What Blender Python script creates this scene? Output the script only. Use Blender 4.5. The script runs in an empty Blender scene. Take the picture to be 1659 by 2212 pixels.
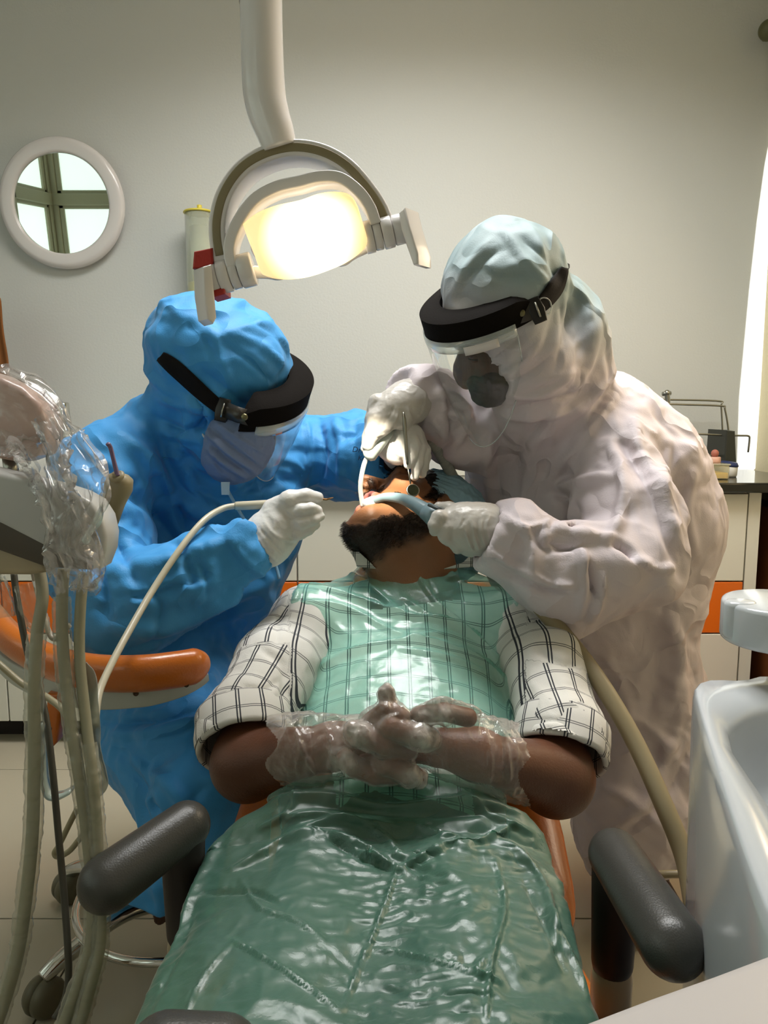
import bpy, bmesh, math, random
import numpy as np
from mathutils import Vector, Matrix

random.seed(7)
C = bpy.context.scene.collection
R = math.radians
# ---------------------------------------------------------------- camera
CAMZ, PITCH, FPX, PW, PH = 1.12, 7.5, 1650.0, 1659.0, 2212.0
cam_d = bpy.data.cameras.new('camera')
cam_d.sensor_fit = 'VERTICAL'
cam_d.sensor_height = 24.0
cam_d.lens = 24.0 * FPX / PH
cam_d.clip_start = 0.02
cam = bpy.data.objects.new('camera', cam_d)
C.objects.link(cam)
cam.location = (0, 0, CAMZ)
cam.rotation_euler = (R(90 - PITCH), 0, 0)
bpy.context.scene.camera = cam
# ---------------------------------------------------------------- world, exposure
sc = bpy.context.scene
sc.view_settings.view_transform = 'Standard'
sc.view_settings.look = 'None'
sc.view_settings.exposure = 0.0
sc.view_settings.gamma = 1.0
sc.view_settings.use_curve_mapping = False
wd = bpy.data.worlds.new('daylight')
sc.world = wd
wd.use_nodes = True
wd.node_tree.nodes['Background'].inputs[0].default_value = (0.75, 0.87, 1.0, 1)
wd.node_tree.nodes['Background'].inputs[1].default_value = 1.0


def light(name, kind, loc, target, power, color, size=1.0, size_y=None, spot=None, blend=.5):
    d = bpy.data.lights.new(name, kind)
    d.energy = power
    d.color = color
    if kind == 'AREA':
        d.shape = 'RECTANGLE'
        d.size = size
        d.size_y = size_y or size
    elif kind == 'SUN':
        d.angle = size
    else:
        d.shadow_soft_size = size
    if spot:
        d.spot_size = R(spot)
        d.spot_blend = blend
    o = bpy.data.objects.new(name, d)
    C.objects.link(o)
    o.location = loc
    o.rotation_euler = (Vector(target) - Vector(loc)).to_track_quat('-Z', 'Y').to_euler()
    return o


# daylight from the frosted windows behind and left of the camera, an added unseen ceiling lamp,
# a warm area lamp added for an unseen right window, and the daylight that leaks in at the back right corner
light('added_overhead_light', 'AREA', (0.1, 1.62, 2.84), (0.1, 1.75, 0), 42, (0.985, 0.99, 0.98), 1.3, .6).data.spread = R(140)
light('added_right_light', 'AREA', (1.40, 1.75, 1.58), (0.3, 1.75, 0.75), 15, (1.0, 0.80, 0.58), .9, .9)
light('corner_sun', 'SUN', (4, 2.0, 2.2), (1.3, 3.0, 1.45), 16, (1.0, 0.99, 0.97), R(1.2))
light('lamp_beam', 'SPOT', (-0.11, 1.12, 1.33), (0.0, 1.455, 0.965), 62.0, (1.0, 0.9, 0.72), .015, spot=19, blend=.7)


# ---------------------------------------------------------------- helpers
def W(px, py, Y):
    """world point seen at pixel px,py of the photograph at the world depth Y"""
    t = R(PITCH)
    a = (px - PW / 2) / FPX
    b = (PH / 2 - py) / FPX
    d = np.array([a, math.cos(t) + b * math.sin(t), -math.sin(t) + b * math.cos(t)])
    return np.array([0, 0, CAMZ]) + d * (Y / d[1])


def onz(px, py, z):
    """world point at pixel px,py at the height z"""
    a = W(px, py, 1.0) - np.array([0, 0, CAMZ])
    return np.array([0, 0, CAMZ]) + a * ((z - CAMZ) / a[2])


def proj(V):
    t = R(PITCH)
    q = V - np.array([0, 0, CAMZ])
    dep = q[:, 1] * math.cos(t) - q[:, 2] * math.sin(t)
    up = q[:, 1] * math.sin(t) + q[:, 2] * math.cos(t)
    return np.stack([PW / 2 + FPX * q[:, 0] / dep, PH / 2 - FPX * up / dep], 1)


def pxm(Y):
    """metres per pixel near depth Y"""
    return Y * 1.02 / FPX


def lin(c):
    return tuple((x / 12.92 if x <= .04045 else ((x + .055) / 1.055) ** 2.4) for x in c)


def hexc(h):
    return lin(tuple(int(h[i:i + 2], 16) / 255 for i in (0, 2, 4)))


MATS = {}


def mat(name, col, rough=.5, metal=0, bump=0, bscale=40, var=0, vscale=6, trans=0, alpha=1, ior=1.45,
        sss=0, coat=0, emit=None, estr=0, sheen=0, spec=.5, bstretch=None, transl=0, crease=None):
    if name in MATS:
        return MATS[name]
    m = bpy.data.materials.new(name)
    MATS[name] = m
    m.use_nodes = True
    nt = m.node_tree
    b = nt.nodes['Principled BSDF']
    c = hexc(col) if isinstance(col, str) else col
    b.inputs['Base Color'].default_value = (*c, 1)
    b.inputs['Roughness'].default_value = rough
    b.inputs['Metallic'].default_value = metal
    b.inputs['IOR'].default_value = ior
    b.inputs['Transmission Weight'].default_value = trans
    b.inputs['Alpha'].default_value = alpha
    b.inputs['Specular IOR Level'].default_value = spec
    if sss:
        b.inputs['Subsurface Weight'].default_value = sss
        b.inputs['Subsurface Radius'].default_value = (.02, .008, .004)
        b.inputs['Subsurface Scale'].default_value = .5
    if coat:
        b.inputs['Coat Weight'].default_value = coat
        b.inputs['Coat Roughness'].default_value = .08
    if sheen:
        b.inputs['Sheen Weight'].default_value = sheen
    if emit is not None:
        e = hexc(emit) if isinstance(emit, str) else emit
        b.inputs['Emission Color'].default_value = (*e, 1)
        b.inputs['Emission Strength'].default_value = estr
    tc = nt.nodes.new('ShaderNodeTexCoord')
    src = tc.outputs['Object']
    if bstretch:
        mp = nt.nodes.new('ShaderNodeMapping')
        mp.inputs['Scale'].default_value = bstretch
        nt.links.new(src, mp.inputs['Vector'])
        bsrc = mp.outputs[0]
    else:
        bsrc = src
    if var:
        n = nt.nodes.new('ShaderNodeTexNoise')
        n.inputs['Scale'].default_value = vscale
        n.inputs['Detail'].default_value = 5
        nt.links.new(src, n.inputs['Vector'])
        r = nt.nodes.new('ShaderNodeMapRange')
        r.inputs['To Min'].default_value = 1 - var
        r.inputs['To Max'].default_value = 1 + var
        nt.links.new(n.outputs['Fac'], r.inputs['Value'])
        v = nt.nodes.new('ShaderNodeVectorMath')
        v.operation = 'SCALE'
        v.inputs[0].default_value = c
        nt.links.new(r.outputs[0], v.inputs['Scale'])
        nt.links.new(v.outputs[0], b.inputs['Base Color'])
    if bump:
        n = nt.nodes.new('ShaderNodeTexNoise')
        n.inputs['Scale'].default_value = bscale
        n.inputs['Detail'].default_value = 4
        nt.links.new(bsrc, n.inputs['Vector'])
        bp = nt.nodes.new('ShaderNodeBump')
        bp.inputs['Strength'].default_value = 1
        bp.inputs['Distance'].default_value = bump
        nt.links.new(n.outputs['Fac'], bp.inputs['Height'])
        nt.links.new(bp.outputs[0], b.inputs['Normal'])
    if crease:
        # sharp little folds of thin cloth: |noise - 1/2| warped
        n = nt.nodes.new('ShaderNodeTexNoise')
        n.inputs['Scale'].default_value = crease[1]
        n.inputs['Detail'].default_value = 1.5
        n.inputs['Distortion'].default_value = .5
        nt.links.new(src, n.inputs['Vector'])
        s1 = nt.nodes.new('ShaderNodeMath'); s1.operation = 'SUBTRACT'; s1.inputs[1].default_value = .5
        s2 = nt.nodes.new('ShaderNodeMath'); s2.operation = 'ABSOLUTE'
        s3 = nt.nodes.new('ShaderNodeMath'); s3.operation = 'MINIMUM'; s3.inputs[1].default_value = .14
        nt.links.new(n.outputs['Fac'], s1.inputs[0]); nt.links.new(s1.outputs[0], s2.inputs[0]); nt.links.new(s2.outputs[0], s3.inputs[0])
        b2 = nt.nodes.new('ShaderNodeBump')
        b2.inputs['Distance'].default_value = crease[0] / .14
        b2.invert = True
        nt.links.new(s3.outputs[0], b2.inputs['Height'])
        if bump: nt.links.new(bp.outputs[0], b2.inputs['Normal'])
        nt.links.new(b2.outputs[0], b.inputs['Normal'])
    if transl:
        tr = nt.nodes.new('ShaderNodeBsdfTranslucent')
        tr.inputs['Color'].default_value = (*c, 1)
        mx = nt.nodes.new('ShaderNodeMixShader')
        mx.inputs[0].default_value = transl
        out = nt.nodes['Material Output']
        nt.links.new(b.outputs[0], mx.inputs[1])
        nt.links.new(tr.outputs[0], mx.inputs[2])
        nt.links.new(mx.outputs[0], out.inputs[0])
    return m


def film(name, tint, opacity=.3, rough=.15, edge=.5, bump=.002, bscale=40, spec=.5, detail=4, through=.6):
    """thin plastic film: see-through, tinted, glossy, denser where it is seen edge on"""
    if name in MATS:
        return MATS[name]
    m = bpy.data.materials.new(name)
    MATS[name] = m
    m.use_nodes = True
    nt = m.node_tree
    for n in list(nt.nodes):
        nt.nodes.remove(n)
    N = nt.nodes.new
    out = N('ShaderNodeOutputMaterial')
    c = hexc(tint)
    tp = N('ShaderNodeBsdfTransparent')
    k = max(c)
    tp.inputs[0].default_value = tuple(through + (1 - through) * x / k for x in c) + (1,)
    df = N('ShaderNodeBsdfPrincipled')
    df.inputs['Base Color'].default_value = (*c, 1)
    df.inputs['Roughness'].default_value = rough
    df.inputs['Specular IOR Level'].default_value = spec
    tc = N('ShaderNodeTexCoord')
    nz = N('ShaderNodeTexNoise')
    nz.inputs['Scale'].default_value = bscale
    nz.inputs['Detail'].default_value = detail
    nz.inputs['Distortion'].default_value = .6
    nt.links.new(tc.outputs['Object'], nz.inputs['Vector'])
    bp = N('ShaderNodeBump')
    bp.inputs['Distance'].default_value = bump
    nt.links.new(nz.outputs['Fac'], bp.inputs['Height'])
    nt.links.new(bp.outputs[0], df.inputs['Normal'])
    gl = N('ShaderNodeBsdfGlossy')
    gl.inputs['Roughness'].default_value = rough
    nt.links.new(bp.outputs[0], gl.inputs['Normal'])
    lw = N('ShaderNodeLayerWeight')
    lw.inputs['Blend'].default_value = .35
    nt.links.new(bp.outputs[0], lw.inputs['Normal'])
    mr = N('ShaderNodeMapRange')
    mr.inputs['To Min'].default_value = opacity
    mr.inputs['To Max'].default_value = min(1, opacity + edge)
    nt.links.new(lw.outputs['Facing'], mr.inputs['Value'])
    m1 = N('ShaderNodeMixShader')
    nt.links.new(mr.outputs[0], m1.inputs[0])
    nt.links.new(tp.outputs[0], m1.inputs[1])
    nt.links.new(df.outputs[0], m1.inputs[2])
    fr = N('ShaderNodeFresnel')
    gm = N('ShaderNodeNewGeometry')
    io = N('ShaderNodeMapRange')       # the same reflectance seen from either side of the film
    io.inputs['To Min'].default_value = 1.42
    io.inputs['To Max'].default_value = 1 / 1.42
    nt.links.new(gm.outputs['Backfacing'], io.inputs['Value'])
    nt.links.new(io.outputs[0], fr.inputs['IOR'])
    nt.links.new(bp.outputs[0], fr.inputs['Normal'])
    m2 = N('ShaderNodeMixShader')
    nt.links.new(fr.outputs[0], m2.inputs[0])
    nt.links.new(m1.outputs[0], m2.inputs[1])
    nt.links.new(gl.outputs[0], m2.inputs[2])
    nt.links.new(m2.outputs[0], out.inputs[0])
    return m


ORG = {}


def tag(o, label=None, cat=None, group=None, kind=None):
    if label: o['label'] = label
    if cat: o['category'] = cat
    if group: o['group'] = group
    if kind: o['kind'] = kind
    return o


def thing(name, label, cat, loc, group=None):
    o = bpy.data.objects.new(name, None)
    o.empty_display_size = .05
    C.objects.link(o)
    o.location = Vector(loc)
    ORG[o] = np.array(loc, float)
    return tag(o, label, cat, group)


def mk(name, geo, m=None, parent=None, smooth=True, loc=None, sub=0, auto=None):
    """geo = (verts, faces) in world space -> one mesh object"""
    V, F = geo
    V = np.asarray(V, float).reshape(-1, 3)
    if parent is not None:
        org = ORG[parent]
    else:
        org = np.array(loc, float) if loc is not None else np.array(
            [(V[:, 0].min() + V[:, 0].max()) / 2, (V[:, 1].min() + V[:, 1].max()) / 2, V[:, 2].min()])
    me = bpy.data.meshes.new(name)
    if isinstance(F, np.ndarray) and F.ndim == 2:
        k = F.shape[1]
        me.vertices.add(len(V))
        me.vertices.foreach_set('co', (V - org).astype(np.float32).ravel())
        me.loops.add(F.size)
        me.loops.foreach_set('vertex_index', F.astype(np.int32).ravel())
        me.polygons.add(len(F))
        me.polygons.foreach_set('loop_start', np.arange(0, F.size, k, dtype=np.int32))
        me.update(calc_edges=True)
        me.validate()
    else:
        me.from_pydata((V - org).tolist(), [], [list(map(int, f)) for f in F])
        me.update()
    if smooth:
        me.polygons.foreach_set('use_smooth', [True] * len(me.polygons))
        if auto is not None:
            bm = bmesh.new(); bm.from_mesh(me)
            ca = math.cos(R(auto))
            for e in bm.edges:
                if len(e.link_faces) == 2 and e.link_faces[0].normal.dot(e.link_faces[1].normal) < ca:
                    e.smooth = False
            bm.to_mesh(me); bm.free()
    if m is not None:
        for mm in (m if isinstance(m, (list, tuple)) else [m]):
            me.materials.append(mm)
    o = bpy.data.objects.new(name, me)
    C.objects.link(o)
    if parent is not None:
        o.parent = parent
        ORG[o] = ORG[parent]
    else:
        o.location = Vector(org)
        ORG[o] = org
    if sub:
        s = o.modifiers.new('subdivision', 'SUBSURF')
        s.levels = s.render_levels = sub
    return o


def solid(o, t, off=0):
    s = o.modifiers.new('thickness', 'SOLIDIFY')
    s.thickness = t
    s.offset = off
    return o


def joing(*gs):
    V, F, n = [], [], 0
    for v, f in gs:
        v = np.asarray(v, float).reshape(-1, 3)
        V.append(v)
        F += [[int(i) + n for i in q] for q in f]
        n += len(v)
    return np.concatenate(V), F


def unit(v):
    v = np.asarray(v, float)
    return v / (np.linalg.norm(v) + 1e-12)


def frame(z, xhint=(1, 0, 0)):
    """3x3 with columns x,y,z; z given"""
    z = unit(z)
    x = np.asarray(xhint, float)
    x = x - z * x.dot(z)
    if np.linalg.norm(x) < 1e-5:
        x = np.array([0, 1, 0.]) - z * z[1]
    x = unit(x)
    return np.stack([x, np.cross(z, x), z], 1)


def box(c, s, bev=0, seg=2, Rm=None):
    bm = bmesh.new()
    bmesh.ops.create_cube(bm, size=1)
    bmesh.ops.scale(bm, vec=s, verts=bm.verts)
    if bev:
        bmesh.ops.bevel(bm, geom=bm.edges[:], offset=min(bev, min(s) * .49), segments=seg, profile=.5, affect='EDGES')
    V = np.array([v.co[:] for v in bm.verts])
    F = [[v.index for v in f.verts] for f in bm.faces]
    bm.free()
    if Rm is not None:
        V = V @ np.asarray(Rm).T
    return V + np.asarray(c, float), F


def slab(x0, x1, y0, y1, z0, z1, bev=0, seg=2):
    return box(((x0 + x1) / 2, (y0 + y1) / 2, (z0 + z1) / 2), (x1 - x0, y1 - y0, z1 - z0), bev, seg)


def smooth_path(P, n=8):
    P = [np.asarray(p, float) for p in P]
    out = []
    for i in range(len(P) - 1):
        p0 = P[max(i - 1, 0)]; p1 = P[i]; p2 = P[i + 1]; p3 = P[min(i + 2, len(P) - 1)]
        for k in range(n):
            t = k / n
            out.append(.5 * ((2 * p1) + (-p0 + p2) * t + (2 * p0 - 5 * p1 + 4 * p2 - p3) * t * t
                             + (-p0 + 3 * p1 - 3 * p2 + p3) * t ** 3))
    out.append(P[-1])
    return np.array(out)


def sweep(P, rad, n=16, sec=None, caps=True, hint=(0, 0, 1), twist=0):
    """tube along P; rad scalar or list; sec optional list of 2D points (unit) replacing the circle"""
    P = np.asarray(P, float)
    m = len(P)
    rad = np.interp(np.linspace(0, 1, m), np.linspace(0, 1, len(rad)), rad) if np.ndim(rad) else np.full(m, rad)
    T = np.gradient(P, axis=0)
    T /= np.linalg.norm(T, axis=1)[:, None] + 1e-12
    if sec is None:
        a = np.linspace(0, 2 * np.pi, n, endpoint=False)
        sec = np.stack([np.cos(a), np.sin(a)], 1)
    sec = np.asarray(sec, float)
    n = len(sec)
    x = np.asarray(hint, float)
    V = []
    for i in range(m):
        x = x - T[i] * x.dot(T[i])
        if np.linalg.norm(x) < 1e-6:
            x = np.array([1, 0, 0.]) - T[i] * T[i][0]
        x = unit(x)
        y = np.cross(T[i], x)
        ang = twist * i / m
        s = sec @ np.array([[math.cos(ang), math.sin(ang)], [-math.sin(ang), math.cos(ang)]])
        V.append(P[i] + rad[i] * (s[:, :1] * x + s[:, 1:] * y))
    V = np.concatenate(V)
    F = []
    for i in range(m - 1):
        for j in range(n):
            k = (j + 1) % n
            F.append([i * n + j, i * n + k, (i + 1) * n + k, (i + 1) * n + j])
    if caps:
        F.append([j for j in range(n)][::-1])
        F.append([(m - 1) * n + j for j in range(n)])
    return V, F


def capsule(a, b, ra, rb=None, n=20, k=6):
    rb = ra if rb is None else rb
    a = np.asarray(a, float); b = np.asarray(b, float)
    d = unit(b - a)
    P, r = [], []
    for i in range(k):
        t = (i + .02) / k * math.pi / 2
        P.append(a - d * ra * math.cos(t)); r.append(ra * math.sin(t))
    for i in range(5):
        P.append(a + (b - a) * i / 4); r.append(ra + (rb - ra) * i / 4)
    for i in range(1, k + 1):
        t = i / k * math.pi / 2 * .995
        P.append(b + d * rb * math.sin(t)); r.append(rb * math.cos(t))
    P = np.array(P)
    return sweep_r(P, r, n, d)


def sweep_r(P, r, n, d):
    Fm = frame(d)
    a = np.linspace(0, 2 * np.pi, n, endpoint=False)
    ring = np.cos(a)[:, None] * Fm[:, 0] + np.sin(a)[:, None] * Fm[:, 1]
    V = np.concatenate([P[i] + r[i] * ring for i in range(len(P))])
    F = []
    for i in range(len(P) - 1):
        for j in range(n):
            k = (j + 1) % n
            F.append([i * n + j, i * n + k, (i + 1) * n + k, (i + 1) * n + j])
    F.append(list(range(n))[::-1])
    F.append([(len(P) - 1) * n + j for j in range(n)])
    return V, F


def lathe(prof, o=(0, 0, 0), ax=(0, 0, 1), n=32, caps=True):
    """prof = [(radius, height)...] turned about the axis"""
    o = np.asarray(o, float)
    ax = unit(ax)
    Fm = frame(ax)
    a = np.linspace(0, 2 * np.pi, n, endpoint=False)
    ring = np.cos(a)[:, None] * Fm[:, 0] + np.sin(a)[:, None] * Fm[:, 1]
    V = np.concatenate([o + ax * h + max(r, 1e-5) * ring for r, h in prof])
    F = []
    for i in range(len(prof) - 1):
        for j in range(n):
            k = (j + 1) % n
            F.append([i * n + j, i * n + k, (i + 1) * n + k, (i + 1) * n + j])
    if caps:
        F.append(list(range(n))[::-1])
        F.append([(len(prof) - 1) * n + j for j in range(n)])
    return V, F


def ball(c, r, n=20, m=12, Rm=None):
    r = np.broadcast_to(np.asarray(r, float), (3,))
    P = []
    for i in range(m + 1):
        t = math.pi * (i / m)
        for j in range(n):
            a = 2 * math.pi * j / n
            P.append((math.sin(t) * math.cos(a), math.sin(t) * math.sin(a), -math.cos(t)))
    V = np.array(P) * r
    if Rm is not None:
        V = V @ np.asarray(Rm).T
    F = []
    for i in range(m):
        for j in range(n):
            k = (j + 1) % n
            F.append([i * n + j, i * n + k, (i + 1) * n + k, (i + 1) * n + j])
    return V + np.asarray(c, float), F


def prism(poly, t, o, Rm, bev=0, seg=2):
    """2D polygon extruded by t along local z (centred); Rm columns = x,y,z axes"""
    bm = bmesh.new()
    vs = [bm.verts.new((p[0], p[1], -t / 2)) for p in poly]
    f = bm.faces.new(vs)
    r = bmesh.ops.extrude_face_region(bm, geom=[f])
    bmesh.ops.translate(bm, vec=(0, 0, t), verts=[e for e in r['geom'] if isinstance(e, bmesh.types.BMVert)])
    bmesh.ops.recalc_face_normals(bm, faces=bm.faces)
    if bev:
        es = [e for e in bm.edges if abs(e.verts[0].co.z - e.verts[1].co.z) < 1e-9]
        bmesh.ops.bevel(bm, geom=es, offset=bev, segments=seg, profile=.5, affect='EDGES')
    bm.verts.index_update()
    V = np.array([v.co[:] for v in bm.verts])
    F = [[v.index for v in f.verts] for f in bm.faces]
    bm.free()
    return V @ np.asarray(Rm).T + np.asarray(o, float), F


def gridsurf(G):
    """G (m,n,3) array -> verts, quads"""
    m, n = G.shape[:2]
    idx = np.arange(m * n).reshape(m, n)
    F = np.stack([idx[:-1, :-1], idx[:-1, 1:], idx[1:, 1:], idx[1:, :-1]], -1).reshape(-1, 4)
    return G.reshape(-1, 3), F


# ---------------------------------------------------------------- noise
def _h(ix, iy, iz, s):
    n = (ix * 374761393 + iy * 668265263 + iz * 2147483647 + s * 144665) & 0xffffffff
    n = ((n ^ (n >> 13)) * 1274126177) & 0xffffffff
    n = ((n ^ (n >> 15)) * 2246822519) & 0xffffffff
    return ((n ^ (n >> 16)) & 0xffff) / 65535.0


def vnoise(P, s=0):
    P = np.asarray(P, float)
    I = np.floor(P).astype(np.int64)
    f = P - I
    f = f * f * f * (f * (f * 6 - 15) + 10)
    r = 0
    for dx in (0, 1):
        wx = f[:, 0] if dx else 1 - f[:, 0]
        for dy in (0, 1):
            wy = f[:, 1] if dy else 1 - f[:, 1]
            for dz in (0, 1):
                wz = f[:, 2] if dz else 1 - f[:, 2]
                r = r + wx * wy * wz * _h(I[:, 0] + dx, I[:, 1] + dy, I[:, 2] + dz, s)
    return r


def fbm(P, s=0, o=3):
    r, a, t = 0, 1, 0
    for i in range(o):
        r = r + a * vnoise(P * 2 ** i + 17.3 * i, s + i)
        t += a
        a *= .5
    return r / t


def ridge(P, s=0):
    """0..1, sharp crest lines at 1"""
    n = .65 * vnoise(P, s) + .35 * vnoise(P * 2.1 + 5, s + 3)
    return 1 - np.minimum(np.abs(n - .5) * 4, 1)


def vnormals(V, F):
    F = np.asarray(F)
    a, b, c, d = V[F[:, 0]], V[F[:, 1]], V[F[:, 2]], V[F[:, 3]]
    fn = np.cross(c - a, d - b)
    N = np.zeros_like(V)
    for i in range(4):
        for k in range(3):
            N[:, k] += np.bincount(F[:, i], fn[:, k], len(V))
    return N / (np.linalg.norm(N, axis=1)[:, None] + 1e-12)


def strokes(V, N, S, both=False):
    """press or raise folds along polylines given where the photograph shows them: (points, width px, height m[, sharp])"""
    q = proj(V)
    view = V - np.array([0, 0, CAMZ])
    view /= np.linalg.norm(view, axis=1)[:, None]
    face = np.clip(-(N * view).sum(1) * 2.2 + .1, 0, 1)
    D = np.zeros(len(V))
    for st in S:
        pts, w, h = st[0], st[1], st[2]
        p = smooth_path([np.array([a, b, 0.]) for a, b in pts], 5)[:, :2] if len(pts) > 2 else np.array(pts, float)
        lo = p.min(0) - 3 * w; hi = p.max(0) + 3 * w
        sel = np.where((q[:, 0] > lo[0]) & (q[:, 0] < hi[0]) & (q[:, 1] > lo[1]) & (q[:, 1] < hi[1]) & (face > 0))[0]
        if not len(sel): continue
        Q = q[sel]
        best = np.full(len(sel), 1e9); bt = np.zeros(len(sel))
        L = np.concatenate([[0], np.cumsum(np.linalg.norm(np.diff(p, axis=0), axis=1))])
        for i in range(len(p) - 1):
            ab = p[i + 1] - p[i]
            t = np.clip(((Q - p[i]) @ ab) / (ab @ ab + 1e-9), 0, 1)
            d = np.linalg.norm(Q - p[i] - t[:, None] * ab, axis=1)
            u = d < best
            best[u] = d[u]; bt[u] = (L[i] + t[u] * np.linalg.norm(ab)) / L[-1]
        tap = np.clip(np.sin(np.clip(bt * .86 + .07, 0, 1) * math.pi) * 1.6, 0, 1)
        D[sel] += h * tap * np.exp(-(best / w) ** 2 * 1.2) * face[sel]
    return V + N * D[:, None]


# ---------------------------------------------------------------- implicit bodies
class SDF:
    def __init__(s, lo, hi, h):
        s.lo = np.array(lo, float); s.h = h
        s.n = np.ceil((np.array(hi, float) - s.lo) / h).astype(int) + 1
        s.d = np.full(s.n, .5, np.float32)

    def _reg(s, lo, hi):
        a = np.clip(np.floor((lo - s.lo) / s.h).astype(int), 0, s.n)
        b = np.clip(np.ceil((hi - s.lo) / s.h).astype(int) + 1, 0, s.n)
        if (b <= a).any(): return None
        sl = tuple(slice(x, y) for x, y in zip(a, b))
        ax = [(s.lo[i] + s.h * np.arange(a[i], b[i])).astype(np.float32) for i in range(3)]
        return sl, ax

    def _put(s, sl, d, k, op):
        o = s.d[sl]
        if op == 'u':
            if k:
                h = np.maximum(k - np.abs(o - d), 0) / k
                s.d[sl] = np.minimum(o, d) - h * h * (k / 4)
            else:
                s.d[sl] = np.minimum(o, d)
        elif op == 's':
            d = -d
            if k:
                h = np.maximum(k - np.abs(o - d), 0) / k
                s.d[sl] = np.maximum(o, d) + h * h * (k / 4)
            else:
                s.d[sl] = np.maximum(o, d)

    def cap(s, a, b, ra, rb=None, k=.02, op='u', flat=None):
        """tapered capsule; flat=(direction, factor) squashes it across a direction"""
        rb = ra if rb is None else rb
        a = np.asarray(a, float); b = np.asarray(b, float)
        mg = max(ra, rb) * (1.0 if not flat else max(1, 1 / flat[1])) + k + 3 * s.h
        g = s._reg(np.minimum(a, b) - mg, np.maximum(a, b) + mg)
        if g is None: return s
        sl, (x, y, z) = g
        X = x[:, None, None] - a[0]; Y = y[None, :, None] - a[1]; Z = z[None, None, :] - a[2]
        ab = b - a; L = float(ab @ ab) + 1e-12
        t = np.clip((X * ab[0] + Y * ab[1] + Z * ab[2]) / L, 0, 1)
        dx = X - t * ab[0]; dy = Y - t * ab[1]; dz = Z - t * ab[2]
        if flat:
            u = unit(flat[0]); f = 1 / flat[1] - 1
            w = dx * u[0] + dy * u[1] + dz * u[2]
            dx = dx + u[0] * w * f; dy = dy + u[1] * w * f; dz = dz + u[2] * w * f
            d = np.sqrt(dx * dx + dy * dy + dz * dz) - (ra + t * (rb - ra))
            d = d * min(1, .5 * (1 + flat[1]))
        else:
            d = np.sqrt(dx * dx + dy * dy + dz * dz) - (ra + t * (rb - ra))
        s._put(sl, d.astype(np.float32), k, op)
        return s

    def path(s, pts, rr, k=.02, op='u', flat=None):
        for i in range(len(pts) - 1):
            s.cap(pts[i], pts[i + 1], rr[i], rr[i + 1], k, op, flat)
        return s

    def ell(s, c, r, Rm=None, k=.02, op='u'):
        c = np.asarray(c, float); r = np.asarray(r, float)
        mg = r.max() + k + 3 * s.h
        g = s._reg(c - mg, c + mg)
        if g is None: return s
        sl, (x, y, z) = g
        X = x[:, None, None] - c[0]; Y = y[None, :, None] - c[1]; Z = z[None, None, :] - c[2]
        if Rm is not None:
            M = np.asarray(Rm)
            A = X * M[0, 0] + Y * M[1, 0] + Z * M[2, 0]
            B = X * M[0, 1] + Y * M[1, 1] + Z * M[2, 1]
            D = X * M[0, 2] + Y * M[1, 2] + Z * M[2, 2]
        else:
            A, B, D = np.broadcast_arrays(X, Y, Z)
        k0 = np.sqrt((A / r[0]) ** 2 + (B / r[1]) ** 2 + (D / r[2]) ** 2) + 1e-9
        k1 = np.sqrt((A / r[0] ** 2) ** 2 + (B / r[1] ** 2) ** 2 + (D / r[2] ** 2) ** 2) + 1e-9
        s._put(sl, (k0 * (k0 - 1) / k1).astype(np.float32), k, op)
        return s

    def cut(s, p, n, k=0.004):
        """remove the side of the plane that n points to"""
        n = unit(n)
        ax = [(s.lo[i] + s.h * np.arange(s.n[i])) for i in range(3)]
        d = ((ax[0][:, None, None] - p[0]) * n[0] + (ax[1][None, :, None] - p[1]) * n[1] + (ax[2][None, None, :] - p[2]) * n[2])
        s._put((slice(None),) * 3, (-d).astype(np.float32), k, 's')
        return s

    def mesh(s, relax=2):
        d = s.d
        n = s.n
        ins = d < 0
        c = [slice(0, -1), slice(1, None)]
        cnt = np.zeros(n - 1, np.int8)
        for i in (0, 1):
            for j in (0, 1):
                for k in (0, 1):
                    cnt += ins[c[i], c[j], c[k]]
        act = (cnt > 0) & (cnt < 8)
        ids = np.argwhere(act)
        num = np.full(n - 1, -1, np.int32)
        num[act] = np.arange(len(ids))
        acc = np.zeros((len(ids), 3)); w = np.zeros(len(ids))
        x, y, z = ids.T
        corners = [(i, j, k) for i in (0, 1) for j in (0, 1) for k in (0, 1)]
        for a in corners:
            for ax in range(3):
                if a[ax]: continue
                b = list(a); b[ax] = 1
                va = d[x + a[0], y + a[1], z + a[2]]; vb = d[x + b[0], y + b[1], z + b[2]]
                m = (va < 0) != (vb < 0)
                t = np.where(m, va / np.where(m, va - vb, 1), 0)
                p = np.array(a, float)[None] + np.zeros((len(ids), 3))
                p[:, ax] += t
                acc[m] += p[m]; w[m] += 1
        V = (ids + acc / w[:, None]) * s.h + s.lo
        Fs = []
        for ax in range(3):
            o1, o2 = [(1, 2), (2, 0), (0, 1)][ax]
            sa = [slice(None)] * 3; sb = [slice(None)] * 3
            sa[ax] = slice(0, -1); sb[ax] = slice(1, None)
            A = ins[tuple(sa)]; B = ins[tuple(sb)]
            e = np.argwhere(A != B)
            ok = (e[:, o1] > 0) & (e[:, o2] > 0) & (e[:, o1] < n[o1] - 1) & (e[:, o2] < n[o2] - 1)
            e = e[ok]
            flip = B[tuple(e.T)]
            q = []
            for (da, db) in ((0, 0), (-1, 0), (-1, -1), (0, -1)):
                v = e.copy(); v[:, o1] += da; v[:, o2] += db
                q.append(num[v[:, 0], v[:, 1], v[:, 2]])
            q = np.stack(q, 1)
            q[flip] = q[flip][:, ::-1]
            Fs.append(q)
        F = np.concatenate(Fs)
        F = F[(F >= 0).all(1)]
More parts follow.
